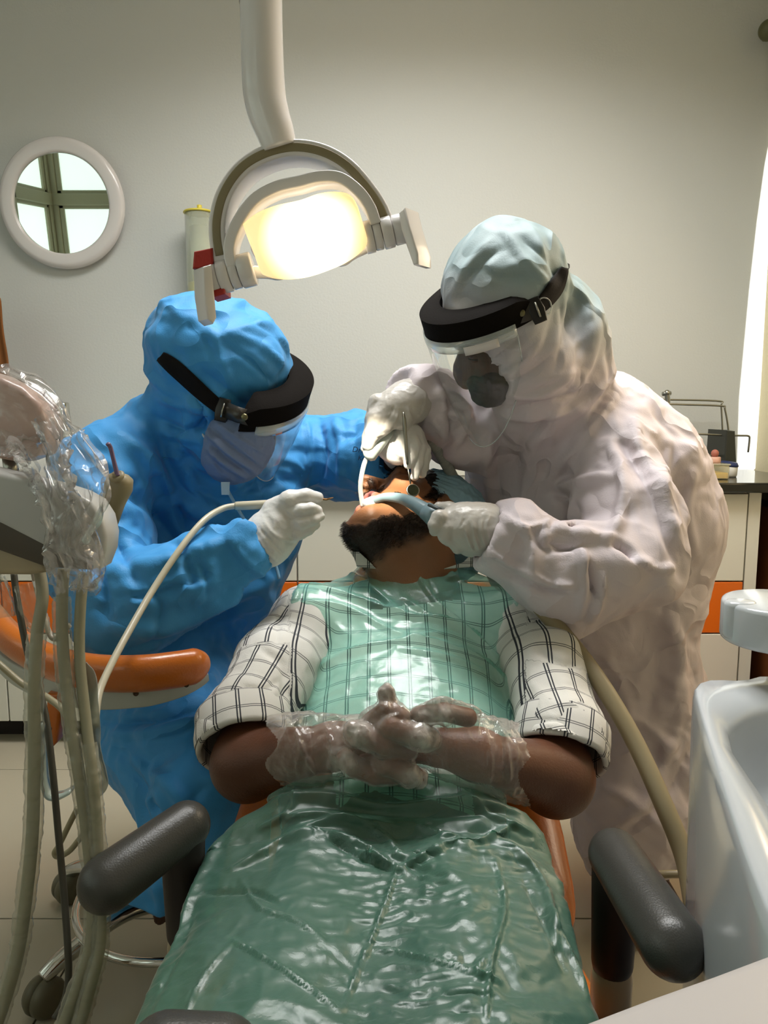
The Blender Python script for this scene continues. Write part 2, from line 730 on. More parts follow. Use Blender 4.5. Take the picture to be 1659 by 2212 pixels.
        for _ in range(relax):
            A = np.zeros_like(V); cn = np.zeros(len(V))
            for i in range(4):
                a = F[:, i]; b = F[:, (i + 1) % 4]
                for kx in range(3):
                    A[:, kx] += np.bincount(a, V[b, kx], len(V)) + np.bincount(b, V[a, kx], len(V))
                cn += np.bincount(a, minlength=len(V)) + np.bincount(b, minlength=len(V))
            V = V * .5 + .5 * A / np.maximum(cn, 1)[:, None]
        return V, F


def attr(o, name, col):
    """per-vertex colour (skin against beard, shade put into the hood)"""
    ca = o.data.color_attributes.new(name, 'FLOAT_COLOR', 'POINT')
    c4 = np.concatenate([np.asarray(col, float), np.ones((len(col), 1))], 1)
    ca.data.foreach_set('color', c4.astype(np.float32).ravel())


def vmat(name, rough=.5, bump=.0005, bscale=300, sss=0, spec=.5, sheen=0, attrname='tint', transl=0, crease=None):
    m = mat(name, (.5, .5, .5), rough, bump=bump, bscale=bscale, sss=sss, spec=spec, sheen=sheen, crease=crease, transl=transl)
    nt = m.node_tree
    a = nt.nodes.new('ShaderNodeVertexColor')
    a.layer_name = attrname
    nt.links.new(a.outputs[0], nt.nodes['Principled BSDF'].inputs['Base Color'])
    for n in nt.nodes:
        if n.type == 'BSDF_TRANSLUCENT': nt.links.new(a.outputs[0], n.inputs['Color'])
    return m


def onto(px, py, V, off=.004, rad=7):
    """point on the camera-facing side of a finished surface, lifted off it a little"""
    q = proj(V)
    d = np.hypot(q[:, 0] - px, q[:, 1] - py)
    i = np.where(d < rad)[0]
    if not len(i): i = np.argsort(d)[:6]
    Y = np.sort(V[i, 1])[:4].mean()
    return W(px, py, Y - off)


def strip_on(path, V, hw, off=.004, n=5, tail=None, sm=4):
    """ribbon lying on a surface along a line of pixels; hw = half width in px (scalar or list)"""
    P = smooth_path([np.array([a, b, 0.]) for a, b in path], sm)[:, :2]
    T = np.gradient(P, axis=0); T /= np.linalg.norm(T, axis=1)[:, None] + 1e-9
    Nn = np.stack([-T[:, 1], T[:, 0]], 1)
    hw = np.interp(np.linspace(0, 1, len(P)), np.linspace(0, 1, len(hw)), hw) if np.ndim(hw) else np.full(len(P), hw)
    rows = []
    for p, nn_, h in zip(P, Nn, hw):
        rows.append([onto(*(p + nn_ * h * s), V, off, 9) for s in np.linspace(-1, 1, n)])
    G = np.array(rows)
    for _ in range(2):      # ease the depths so that the ribbon runs smoothly
        G[1:-1] = (G[:-2] + G[1:-1] * 2 + G[2:]) / 4
    if tail is not None:
        for t_ in tail:
            t_ = np.asarray(t_, float)
            G = np.concatenate([G, (t_ + (G[-1] - G[-1].mean(0)) * .9)[None]])
        out = np.stack([smooth_path(list(G[-len(tail) - 1:, j]), 6) for j in range(n)], 1)
        G = np.concatenate([G[:-len(tail) - 1], out])
    return gridsurf(G)
# ================================================================ SETTING
XL, XR, YB, YF, ZC = -2.69, 1.444, 3.0, -0.6, 2.9
M_wall = mat('painted wall', 'c5c6c1', .6, bump=.0006, bscale=120, var=.015, vscale=1.5)
M_wallr = mat('cream painted wall', 'e9dcb4', .6, bump=.0006, bscale=120, var=.015)
M_ceil = mat('ceiling paint', 'd8d6cf', .8)
M_tile = mat('polished floor tile', 'a8a08c', .22, var=.05, vscale=4)
M_grout = mat('grout', '5d5746', .9)
M_lam = mat('white laminate', 'cfcdbf', .35, var=.01)
M_orange = mat('orange laminate', 'd4650f', .4, var=.02)
M_granite = mat('black granite', '14140f', .12, var=.6, vscale=180)
M_wood = mat('brown wood', '6b3d1c', .45, var=.25, vscale=14)
M_olive = mat('olive window frame', '9c9a80', .5)
M_chrome = mat('chrome', 'c9c9c4', .12, 1)
M_steel = mat('brushed steel', '9c9a90', .3, 1)
M_ceramic = mat('white ceramic', 'd9d9d2', .15)
M_white = mat('glossy white plastic', 'd2cdca', .22, coat=.3)
M_dark = mat('dark toe kick', '1c120d', .6)


def struct(name, geo, m, kind='structure', smooth=False, **k):
    o = mk(name, geo, m, smooth=smooth, **k)
    o['kind'] = kind
    return o


struct('wall_back', slab(XL - .1, XR + .12, YB, YB + .1, 0, ZC), M_wall)
struct('wall_left', joing(slab(XL - .1, XL, YF - .1, YB, 0, 1.0), slab(XL - .1, XL, YF - .1, YB, 2.72, ZC),
                          slab(XL - .1, XL, 1.5, YB, 1.0, 2.72)), M_wall)
struct('wall_front', joing(slab(XL - .1, XR + .05, YF - .1, YF, 0, 1.0), slab(XL - .1, XR + .05, YF - .1, YF, 2.72, ZC),
                           slab(-.95, XR + .05, YF - .1, YF, 1.0, 2.72)), M_wall)
# right wall; towards the back corner it stops short so that daylight leaks along the back wall
edge = [(3.0, ZC), (3.0, 2.34), (2.990, 2.22), (2.981, 2.05), (2.975, 1.85), (2.970, 1.6), (2.965, 1.2), (2.968, .9), (3.0, .88), (3.0, 0)]
wr = [(2.3, ZC)] + edge + [(2.3, 0)]
gR = prism([(y, z) for y, z in wr], .03, (XR + .015, 0, 0), np.array([[0, 0, 1], [1, 0, 0], [0, 1, 0.]]))
struct('wall_right', joing(gR, slab(XR, XR + .03, YF, 2.3, 0, ZC)), M_wallr)
struct('ceiling', slab(XL - .1, XR + .1, YF - .1, YB + .1, ZC, ZC + .08), M_ceil)
fl = struct('floor', slab(XL - .1, XR + .1, YF - .1, YB + .1, -.08, -.003), M_grout)
ts = .715
tile0 = None
for i in range(7):
    for j in range(7):
        x0 = -2.79 + i * ts; y0 = 2.286 - 4 * ts + j * ts
        x1 = min(x0 + ts - .0035, XR); y1 = min(y0 + ts - .0035, YB)
        xa = max(x0, XL); ya = max(y0, YF)
        if x1 - xa < .05 or y1 - ya < .05: continue
        full = abs(x1 - x0 - ts + .0035) < 1e-6 and abs(y1 - y0 - ts + .0035) < 1e-6 and xa == x0 and ya == y0
        if full and tile0 is not None:
            o = tile0.copy(); C.objects.link(o)
            o.location = Vector((x0, y0, 0)) - Vector(tile0['o'])+ tile0.location
        else:
            o = mk('tile', slab(xa, x1, ya, y1, -.003, 0.0, .0008, 1), M_tile, fl, smooth=False)
            if full:
                tile0 = o; o['o'] = [x0, y0, 0.0]
if tile0 is not None:
    for o in list(C.objects):
        if 'o' in o.keys(): del o['o']


def window(name, x0, x1, z0, z1, axis, at, nv, zt, strength=1.0, color='dfeee6'):
    """frosted sashes in an olive frame; axis 'x' = window in a wall that runs along x"""
    Mp = mat('frosted daylight pane ' + name, color, .4, emit=color, estr=strength)
    fr = []
    w = .09

    def bar(a0, a1, b0, b1, d0=-.02, d1=.045):
        s = 1 if at < 0 else -1
        lo, hi = sorted((at + s * d0, at + s * d1))
        return slab(a0, a1, lo, hi, b0, b1, .006, 1) if axis == 'x' else slab(lo, hi, a0, a1, b0, b1, .006, 1)
    fr += [bar(x0, x1, z0, z0 + w), bar(x0, x1, z1 - w, z1), bar(x0, x0 + w, z0, z1), bar(x1 - w, x1, z0, z1)]
    root = struct(name, joing(*fr), M_olive)
    xs = np.linspace(x0 + w / 2, x1 - w / 2, nv + 1)
    for i in range(1, nv):
        mk('mullion', bar(xs[i] - .035, xs[i] + .035, z0, z1, -.015, .05), M_olive, root, smooth=False)
    mk('transom', bar(x0, x1, zt - .045, zt + .045, -.015, .05), M_olive, root, smooth=False)
    zs = [z0 + w, zt, z1 - w / 2]
    for i in range(nv):
        for j in range(2):
            a0, a1, b0, b1 = xs[i] + .03, xs[i + 1] - .03, zs[j] + .02, zs[j + 1] - .02
            s = .05
            mk('sash', joing(bar(a0, a1, b0, b0 + s, -.005, .03), bar(a0, a1, b1 - s, b1, -.005, .03),
                             bar(a0, a0 + s, b0, b1, -.005, .03), bar(a1 - s, a1, b0, b1, -.005, .03)), M_olive, root, smooth=False)
            mk('pane', bar(a0 + .01, a1 - .01, b0 + .01, b1 - .01, .0, .008), Mp, root, smooth=False)
    return root


window('window_1', XL, -.95, 1.0, 2.72, 'x', YF, 3, 2.19, 1.15)
window('window_2', YF, 1.5, 1.0, 2.72, 'y', XL, 3, 2.19, 1.15)
w3 = window('added_window', 1.2, 2.3, 1.1, 2.1, 'y', XR, 2, 1.75, 1.5, 'ffe3b0')  # unseen window added on the solid right wall, its panes glow warm
struct('baseboard_right', slab(XR - .015, XR, YF, YB, 0, .1, .003, 1), M_wood)

# unseen ceiling lamp, added to go with the overhead area light
cl = thing('added_ceiling_light', 'flat rectangular white ceiling lamp, unseen, added above the dental chair', 'ceiling light', (0.1, 1.95, 2.9))
mk('housing', slab(-.6, .8, 1.6, 2.3, 2.865, 2.9, .008), M_white, cl, smooth=False)
mk('diffuser', slab(-.55, .75, 1.65, 2.25, 2.855, 2.87, .004), mat('lamp diffuser', 'fff4e0', .4, emit='fff4e0', estr=2.0), cl, smooth=False)

# ---------------------------------------------------------------- cabinets along the back wall
YC = 2.46
zb = [(.62 - .045, .845, M_lam), (.392, .562, M_orange), (.085, .38, M_lam)]
zb = [(.568, .855, M_lam), (.392, .563, M_orange), (.085, .387, M_lam)]
CW = .489
cabs = [1.183 - CW * (i + 1) for i in range(7)]
names = ['nearest the right wall, beside the wood panel', 'behind the person in the white gown', 'seen between the blue sleeve and the patient',
         'behind the person in the blue gown', 'behind the stool, left of the blue gown', 'under the sink, behind the hanging hoses', 'against the left wall']
for i, x0 in enumerate(cabs):
    x1 = x0 + CW
    t = thing('drawer_cabinet', 'white base cabinet with an orange middle drawer, ' + names[i], 'cabinet', ((x0 + x1) / 2, YC + .27, 0),
              'base cabinets along the back wall')
    mk('body', slab(x0, x1 - .001, YC + .02, YB - .002, .085, .86), M_lam, t, smooth=False)
    mk('toe_kick', slab(x0, x1 - .001, YC + .09, YC + .11, 0, .085), M_dark, t, smooth=False)
    for z0, z1, m in zb:
        d = mk('drawer', slab(x0 + .002, x1 - .003, YC, YC + .019, z0, z1, .0015, 1), m, t, smooth=False)
        mk('knob', lathe([(.004, 0), (.004, .012), (.011, .016), (.012, .022), (.008, .027), (.001, .028)],
                         (x0 + .055 if m is M_lam and z0 < .2 else (x0 + x1) / 2, YC, z1 - .04), (0, -1, 0), 14), M_chrome, d)
tag(mk('side_panel', slab(1.186, 1.225, YC + .004, YB - .002, 0, .86), M_lam, smooth=False), 'white filler panel at the right end of the base cabinets', 'cabinet panel')
tag(mk('wood_panel', slab(1.29, 1.40, 2.42, 2.98, 0, .80, .004), M_wood, smooth=False), 'brown wooden panel standing in the corner right of the cabinets', 'wood panel')
ct = mk('countertop', slab(-.915, XR - .002, YC - .035, YB - .002, .8612, .894, .006, 2), M_granite, smooth=False)
tag(ct, 'polished black granite countertop along the back wall', 'countertop')
mk('groove', slab(.9, 1.17, YC - .004, YC - .001, .8555, .8608), M_dark, ct, smooth=False)
rc = thing('orange_cupboard', 'low orange and cream cupboard at the right wall behind the cup holder', 'cupboard', (1.36, 1.95, 0))
mk('body', slab(1.27, XR - .017, 1.6, 2.3, 0, .47, .004), M_lam, rc, smooth=False)
mk('door', slab(1.255, 1.27, 1.61, 2.29, .05, .44, .003), M_orange, rc, smooth=False)

# sink with its tap
sk = thing('wash_basin', 'white ceramic wash basin counter at the left, with rounded front', 'sink', (-1.95, 2.7, .894))
mk('deck', slab(-2.65, -.92, YC - .05, YB - .002, .8612, 1.005, .03, 4), M_ceramic, sk, auto=40)
# bowl rim
mk('bowl', lathe([(.17, .0), (.19, .006), (.2, .012), (.185, .014), (.16, .004), (.1, .002), (.02, .0015)], (-1.9, 2.68, 1.004), (0, 0, 1), 40), M_ceramic, sk)
tp = W(140, 915, 2.86)
zt = 1.0
tap = thing('tap', 'short chrome basin tap with a cylindrical lever top behind the hanging plastic', 'tap', (tp[0], 2.86, zt))
mk('base', lathe([(.037, 0), (.037, .004), (.03, .008), (.024, .01)], (tp[0] + .01, 2.86, zt + .004), n=28), M_chrome, tap)
mk('body', sweep([(tp[0] + .01, 2.86, zt + .008), (tp[0] - .003, 2.86, zt + .10)], .024, 24), M_chrome, tap)
mk('lever_cap', lathe([(.024, 0), (.0245, .003), (.0245, .045), (.021, .05), (.005, .051)], (tp[0] - .004, 2.86, zt + .103), (-.05, 0, 1), 24), M_chrome, tap)
mk('lever', sweep([(tp[0] - .02, 2.85, zt + .135), (tp[0] - .045, 2.83, zt + .142)], [.004, .006], 10), M_chrome, tap)
mk('spout', sweep(smooth_path([(tp[0], 2.85, zt + .075), (tp[0] - .0, 2.80, zt + .085), (tp[0] - .0, 2.74, zt + .07)]), [.017, .014], 16), M_chrome, tap)

M_teal = mat('teal plastic', '1f8f86', .3)
M_tealc = film('clear teal bottle', '3fa39c', .55, .12)
sp = W(84, 850, 2.72)
so = thing('soap_bottle', 'clear teal soap bottle with a teal pump beside the basin tap', 'soap bottle', (sp[0], 2.72, 1.0))
mk('bottle', lathe([(.03, 0), (.033, .004), (.033, .09), (.026, .11), (.014, .122), (.014, .13)], (sp[0] + .012, 2.72, 1.006), n=26), M_tealc, so)
mk('pump', joing(lathe([(.015, 0), (.015, .015), (.006, .018), (.006, .04), (.014, .042), (.014, .05), (.003, .052)], (sp[0] + .012, 2.72, 1.134), n=20),
                 slab(sp[0] + .012, sp[0] + .05, 2.713, 2.727, 1.176, 1.186, .003)), M_teal, so)
gp = W(265, 905, 2.88)
tag(mk('green_dish', lathe([(.035, 0), (.05, .004), (.06, .03), (.058, .055), (.03, .07), (.002, .073)], (gp[0] + .012, 2.88, 1.005), n=28), mat('green plastic', '3f9c78', .35)),
    'small round green container just behind the blue shoulder on the basin', 'container')

# ---------------------------------------------------------------- round mirror
mc = W(134, 440, 2.955)
tau = R(5)
nrm = np.array([0, -math.cos(tau), -math.sin(tau)])
mr = thing('wall_mirror', 'round mirror in a wide glossy white frame reflecting the frosted windows', 'mirror', tuple(mc))
k = 1.02 * 2.955 / FPX
r1, r2 = 97 * k, 127 * k
fc = mc + np.array([.0, .005, 0])
mk('frame', lathe([(r1, .0), (r1 - .001, .012), (r1 + .002, .017), (r1 + .008, .019), (r2 - .02, .021), (r2 - .008, .018), (r2 - .001, .009), (r2, .0), (r2 - .004, -.012), (r1, -.012)],
                  fc, nrm, 72, caps=False), M_white, mr)
mk('glass', lathe([(r1 + .003, .0), (r1 + .003, .006)], fc, nrm, 72), mat('mirror glass', 'e6ece8', .01, 1), mr, smooth=False)
mk('bracket', slab(mc[0] - .04, mc[0] + .04, 2.955, 2.998, mc[2] + .02, mc[2] + .1), M_steel, mr, smooth=False)

# ---------------------------------------------------------------- cup dispenser on the wall
dp = W(433, 560, 2.90)
kd = 1.02 * 2.9 / FPX
M_yel = mat('yellow plastic', 'd3c24a', .35)
dz1 = W(433, 462, 2.9)[2]; dz0 = W(433, 655, 2.9)[2]
cd = thing('cup_dispenser', 'clear tube cup dispenser with yellow lid on the wall behind the lamp', 'dispenser', (dp[0], 2.9, dz0))
rd = 29 * kd
mk('tube', lathe([(rd, 0), (rd, dz1 - dz0), (rd - .003, dz1 - dz0), (rd - .003, 0)], (dp[0], 2.9, dz0), n=40, caps=False), film('clear dispenser plastic', 'cfd3c4', .22, .08, .45, .0002, 10), cd)
mk('lid', lathe([(rd + .003, 0), (rd + .005, .003), (rd + .003, .007), (.01, .009)], (dp[0], 2.9, dz1), n=40), M_yel, cd)
mk('lid_knob', lathe([(.009, 0), (.009, .022), (.003, .024)], (dp[0] + .002, 2.9, dz1 + .008), n=18), M_yel, cd)
mk('base', lathe([(rd - .004, .0), (rd - .004, .09), (rd - .01, .092)], (dp[0], 2.9, dz0 - .02), n=40), M_yel, cd)
mk('paper_cups', lathe([(rd - .018, 0), (rd - .012, .2), (rd - .013, .2)], (dp[0] + .004, 2.9, dz0 + .07), n=30), mat('paper cups', 'dad8cc', .6), cd)
mk('wall_plate', slab(dp[0] - .02, dp[0] + .02, 2.9 + rd, 2.998, dz0 - .02, dz1 - .05), M_white, cd, smooth=False)

# curtain edge far left, rod end at the upper right
cg = []
Yc = 2.7
cols = [(0, 640), (2, 660), (4, 700), (9, 735), (16, 770), (20, 810), (22, 860), (24, 930)]
G = []
for (px, py) in cols:
    p = W(px, py, Yc)
    row = []
    for j in range(14):
        u = j / 13
        row.append([p[0] - u * .28, Yc + .02 * math.sin(u * 19), p[2]])
    G.append(row)
cu = mk('curtain', gridsurf(np.array(G)), mat('brown fabric', '7a4a1e', .85, var=.2), sub=1)
tag(cu, 'brown cloth curtain edge hanging at the far left above the basin', 'curtain')
solid(cu, .006)
rp = W(1661, 65, 2.93)
cr = thing('curtain_rod', 'short curtain rod with an olive round end at the upper right corner', 'curtain rod', tuple(rp))
mk('finial', ball(rp, .036, 24, 14), mat('olive metal', '5f5d3c', .4), cr)
mk('rod', sweep([rp, (XR - .001, 2.93, rp[2])], .012, 14), mat('olive metal', '5f5d3c', .4), cr)
mk('holder', sweep([rp + [.015, 0, 0], (rp[0] + .015, 2.999, rp[2])], .008, 10), mat('olive metal', '5f5d3c', .4), cr)

# ---------------------------------------------------------------- things on the black counter
zc = .894
M_wire = mat('grey steel wire', '8d8a7c', .3, .9)


def wire(pts, r=.0035):
    return sweep(np.array(pts), r, 8)


def WP(l, Y): return [W(a, b, Y) for a, b in l]


rk = thing('dish_rack', 'steel wire rack with a dark bracket standing on the black countertop', 'rack', tuple(W(1540, 1030, 2.85)))
mk('rear_loop', wire(smooth_path(WP([(1396, 880), (1392, 864), (1400, 863), (1480, 864), (1556, 867), (1558, 878), (1561, 940), (1562, 1000)], 2.92), 5)), M_wire, rk)
mk('front_loop', wire(smooth_path(WP([(1402, 900), (1400, 873), (1410, 872), (1480, 874), (1558, 877), (1566, 885), (1574, 935), (1576, 1000)], 2.84), 5)), M_wire, rk)
mk('shelf_wire', wire(smooth_path(WP([(1470, 937), (1520, 938), (1560, 940), (1600, 941), (1617, 942), (1619, 950), (1616, 977)], 2.76), 4)), M_wire, rk)
mk('shelf_wire', wire(WP([(1500, 982), (1576, 986)], 2.76)), M_wire, rk)
mk('shelf_wire', wire(WP([(1500, 990), (1576, 994)], 2.80), .003), M_wire, rk)
b0 = WP([(1548, 1003), (1554, 928), (1572, 930), (1577, 1003)], 2.78)
bw = np.array([[p[0], p[2]] for p in b0]); bw[0, 1] = bw[3, 1] = zc
mk('bracket', prism([tuple(p) for p in bw], .16, (0, 2.80, 0), np.array([[1, 0, 0], [0, 0, -1], [0, 1, 0.]]), .004), mat('dark grey metal', '3c3d36', .4, .4), rk, smooth=False)
mt = thing('sink_faucet', 'thin grey swan-neck tap rising behind the white shoulder', 'tap', tuple(W(1440, 1028, 2.88)))
q = WP([(1441, 850), (1442, 870), (1438, 895), (1436, 905), (1441, 915)], 2.88)
mk('neck', sweep(smooth_path(q, 5), [.010, .009, .008], 12), M_steel, mt)
mk('head', joing(ball(W(1441, 849, 2.88), .012), sweep(WP([(1431, 851), (1449, 849)], 2.88), .008, 10)), M_steel, mt)
mk('stem', sweep([W(1441, 915, 2.88), (W(1445, 1000, 2.88)[0], 2.88, zc)], .011, 12), M_steel, mt)

yb = thing('plastic_box', 'clear box with yellow bottom on the black countertop', 'box', tuple(W(1535, 1037, 2.62)))
a = W(1490, 1037, 2.60); b = W(1561, 1037, 2.60); h1 = W(1561, 1003, 2.62)[2]
mk('box', slab(a[0], b[0], 2.55, 2.68, zc, h1, .004), film('cloudy clear plastic', 'd0cdb0', .35, .2, .4, .0002, 10), yb, smooth=False)
mk('filling', slab(a[0] + .004, b[0] - .003, 2.553, 2.677, zc + .002, zc + .022, .003), mat('yellow beads', 'f2c413', .5, bump=.002, bscale=200), yb, smooth=False)
mk('lid', slab(a[0] - .003, b[0] + .002, 2.547, 2.683, h1, h1 + .006, .002), film('cloudy clear plastic', 'd0cdb0', .35), yb, smooth=False)
pb = W(1543, 1003, 2.62)
jb = thing('small_jar', 'small pink topped jar standing on the clear yellow box', 'jar', (pb[0], 2.62, h1 + .006))
mk('jar', lathe([(.019, 0), (.020, .003), (.020, .018), (.017, .02)], (pb[0], 2.62, h1 + .006), n=22), mat('pink jar', 'c79a86', .4), jb)
mk('stopper', ball((pb[0], 2.62, h1 + .037), (.013, .013, .014)), mat('rose stopper', 'a3604f', .5), jb)
tag(mk('small_carton', slab(a[0] + .02, pb[0] - .022, 2.60, 2.66, h1 + .006, h1 + .018, .002), M_lam, smooth=False), 'flat white carton lying on the clear yellow box', 'carton')
ub = W(1570, 1025, 2.66)
kb = thing('blue_capped_tub', 'small white tub with a dark blue lid beside the yellow box', 'tub', (ub[0] + .005, 2.66, zc))
mk('tub', lathe([(.024, 0), (.028, .005), (.030, .035), (.026, .04)], (ub[0] + .005, 2.66, zc), n=24), M_ceramic, kb)
mk('lid', lathe([(.030, 0), (.032, .004), (.026, .014), (.002, .016)], (ub[0] + .005, 2.66, zc + .038), (.1, -.1, 1), 24), mat('navy plastic', '1f2c55', .4), kb)
# white box behind the cap
bx = W(1010, 1020, 2.75)
tag(mk('paper_box', slab(bx[0] - .08, bx[0] + .09, 2.70, 2.85, zc, zc + .035, .002), M_lam, smooth=False), 'white paper box on the counter behind the patient', 'box')
# ================================================================ PEOPLE
M_skin_d = mat('brown skin', '452819', .5, bump=.0006, bscale=260, var=.12, vscale=30, sss=.05)
M_skin_v = vmat('patient skin', .45, .0005, 320, 0)
M_blue = mat('blue gown fabric', '3a93d2', .6, bump=.0004, bscale=420, var=.04, vscale=9, sheen=.1, transl=.10, crease=(.008, 7))
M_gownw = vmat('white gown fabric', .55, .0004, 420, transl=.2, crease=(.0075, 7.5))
M_glove = mat('latex glove', 'd2d0cc', .38, bump=.0006, bscale=140, var=.05, vscale=30, sss=.05)
M_glove2 = mat('milky latex glove', 'b8b3ac', .3, bump=.0006, bscale=140, var=.06, vscale=30)
M_mask = mat('blue-grey pleated mask', '6b7b9c', .7, bump=.0004, bscale=500, var=.04)
M_maskb = mat('black mask', '221f1b', .85, spec=.15, bump=.0004, bscale=500, var=.1)


def pts(l):
    """[(px,py,Y,r_px)...] -> world points and radii in metres"""
    return [W(a[0], a[1], a[2]) for a in l], [a[3] * pxm(a[2]) for a in l]


def merge(*gs):
    V, F, n = [], [], 0
    for v, f in gs:
        V.append(v); F.append(np.asarray(f) + n); n += len(v)
    return np.concatenate(V), np.concatenate(F)


def cloth(V, F, S=[], amp=.006, sc=9, seed=1, amp2=.002, sc2=28, stretch=(1, 1, 1), sharp=1):
    N = vnormals(V, F)
    q = V * np.array(stretch)
    warp = np.stack([fbm(q * sc * .6 + i * 31.7, seed + 11 + i, 2) for i in range(3)], 1)
    r = ridge(q * sc + warp * 1.6, seed)
    r2 = ridge(q * sc2 + warp * 3, seed + 5)
    V = V + N * ((r ** sharp - .35) * amp + (r2 - .4) * amp2)[:, None]
    if len(S):
        N = vnormals(V, F)
        V = strokes(V, N, S)
    return V


def smoothmesh(V, F, it=1):
    F = np.asarray(F)
    for _ in range(it):
        A = np.zeros_like(V); cn = np.zeros(len(V))
        for i in range(4):
            a = F[:, i]; b = F[:, (i + 1) % 4]
            for kx in range(3):
                A[:, kx] += np.bincount(a, V[b, kx], len(V)) + np.bincount(b, V[a, kx], len(V))
            cn += np.bincount(a, minlength=len(V)) + np.bincount(b, minlength=len(V))
        V = V * .5 + .5 * A / np.maximum(cn, 1)[:, None]
    return V


def hand(lists, extra=None, h=.0022, k=.005, pad=.0, palmk=.014):
    """lists: list of pixel paths (px,py,Y,rpx); the first entries (palm) blend softly, fingers stay apart"""
    allp = []
    for l, kk in lists:
        P, r = pts(l)
        allp.append((P, [x + pad for x in r], kk))
    A = np.array([p for P, r, kk in allp for p in P]); rm = max(max(r) for P, r, kk in allp)
    s = SDF(A.min(0) - rm - .012, A.max(0) + rm + .012, h)
    for P, r, kk in allp:
        s.path(P, r, kk)
    if extra: extra(s)
    return s


# ---------------------------------------------------------------- PATIENT
tn = unit([0, -.38, .92])          # out of the reclined chest


def T(px, py, Y, dep):
    return W(px, py, Y) - tn * dep


# head, built in its own axes then turned: x right, y forward, z crown
hf = unit([-.716, .093, .691])
hu = np.array([.395, .871, .293]); hu = unit(hu - hf * hu.dot(hf))
hr = np.cross(hf, hu)
HM = np.stack([hr, hf, hu], 1)
HS = 1.115
HO = np.array([.064, 1.523, .894])      # between the ears


def H(x, y, z):
    return HO + HM @ (np.array([x, y, z]) * HS)


def hl(V):
    return ((V - HO) @ HM) / HS


hs = SDF(HO - .2, HO + .2, .0022)


def he(c, r, k=.012, op='u'):
    hs.ell(H(*c), np.array(r) * HS, HM, k, op)


def hc(a, b, ra, rb, k=.012, op='u'):
    hs.cap(H(*a), H(*b), ra * HS, rb * HS, k, op)


he((0, -.018, .052), (.074, .093, .086), 0)
he((0, .03, .0), (.062, .062, .085), .02)
he((0, .035, -.055), (.054, .048, .045), .02)
for sx in (-1, 1):
    hc((sx * .055, -.005, -.035), (sx * .025, .065, -.112), .023, .020, .02)
    he((sx * .043, .062, -.012), (.026, .026, .022), .02)
    he((sx * .040, .052, -.06), (.022, .03, .035), .02)
he((0, .072, -.114), (.023, .016, .017), .015)
hc((0, .086, .03), (0, .118, -.014), .0085, .0135, .01)
he((0, .116, -.018), (.012, .013, .010), .006)
for sx in (-1, 1):
    he((sx * .0135, .107, -.021), (.0095, .012, .0085), .005)
hc((-.034, .083, .034), (.034, .083, .034), .013, .013, .012)
for sx in (-1, 1):
    he((sx * .031, .100, .017), (.017, .014, .011), .008, 's')
    he((sx * .031, .079, .017), (.0145, .0135, .0115), .003)
# lips round the open mouth
for t in range(12):
    a0 = t / 12 * 2 * math.pi; a1 = (t + 1) / 12 * 2 * math.pi
    f = lambda a: (.022 * math.cos(a), .094 - .010 * (math.cos(a) ** 2) - .006 * (math.sin(a) < 0), -.066 + .022 * math.sin(a))
    hc(f(a0), f(a1), .0072, .0072, .006)
he((0, .100, -.066), (.0175, .045, .0165), .004, 's')
for sx in (-1, 1):
    he((sx * .0075, .118, -.029), (.0045, .009, .008), .003, 's')
    # ears
    he((sx * .074, -.012, .002), (.008, .018, .030), .004)
    he((sx * .082, -.008, .006), (.005, .011, .018), .003, 's')
    he((sx * .078, -.012, -.022), (.007, .009, .010), .004)
# neck down to the collar
nb = T(895, 1290, 1.42, .075)
hs.cap(H(0, -.025, -.04), nb, .062, .070, .03)
hs.cap(H(0, .02, -.075), nb + [0, -.02, .01], .045, .060, .03)
hs.cap(H(0, .05, -.115), T(872, 1250, 1.43, .055), .026, .038, .04)
hs.cap(H(-.03, -.03, -.06), T(950, 1240, 1.44, .06), .04, .05, .03)
hV, hF = hs.mesh(2)
# beard region, in head axes
L = hl(hV)
nz = fbm(hV * 60, 4, 3) - .5
jaw = -.052 - .55 * np.clip(L[:, 1] - .04, 0, 1) * 1.0 + .035 * nz
m1 = np.clip((jaw - L[:, 2]) / .010, 0, 1)
m1 *= np.clip((L[:, 1] + .022 + .02 * nz) / .02, 0, 1)
lipd = np.sqrt((L[:, 0] / .031) ** 2 + ((L[:, 2] + .066) / .031) ** 2 + (np.clip(.085 - L[:, 1], 0, 1) / .02) ** 2)
lip2 = np.sqrt((L[:, 0] / .034) ** 2 + ((L[:, 2] + .078) / .044) ** 2 + (np.clip(.06 - L[:, 1], 0, 1) / .02) ** 2)
m1 *= np.clip((lip2 - .95 + .25 * nz) / .2, 0, 1)
# under the jaw the beard thins out to the neck
low = np.clip((L[:, 2] + .196 + .03 * nz) / .03, 0, 1) * np.clip((L[:, 1] - .005 + .25 * (L[:, 2] + .12) + .03 * nz) / .02, 0, 1) ** (L[:, 2] < -.115)
m1 *= low
mou = np.clip(1 - np.abs(L[:, 2] + .036 - .006 * np.abs(L[:, 0]) / .02) / .008, 0, 1) * (np.abs(L[:, 0]) < .03) * (L[:, 1] > .07)
m1 = np.maximum(m1, np.clip(mou * 1.4 + nz, 0, 1) * (mou > 0))
side = np.clip(1 - np.sqrt(((L[:, 1] - .012) / .016) ** 2), 0, 1) * (L[:, 2] > -.06) * (L[:, 2] < .03) * (np.abs(L[:, 0]) > .05)
m1 = np.maximum(m1, np.clip(side * 1.5 + nz * .6, 0, 1) * (side > 0))
brow = np.clip(1 - np.abs(L[:, 2] - .037) / .005, 0, 1) * (np.abs(L[:, 0]) > .012) * (np.abs(L[:, 0]) < .05) * (L[:, 1] > .06)
m1 = np.maximum(m1, brow)
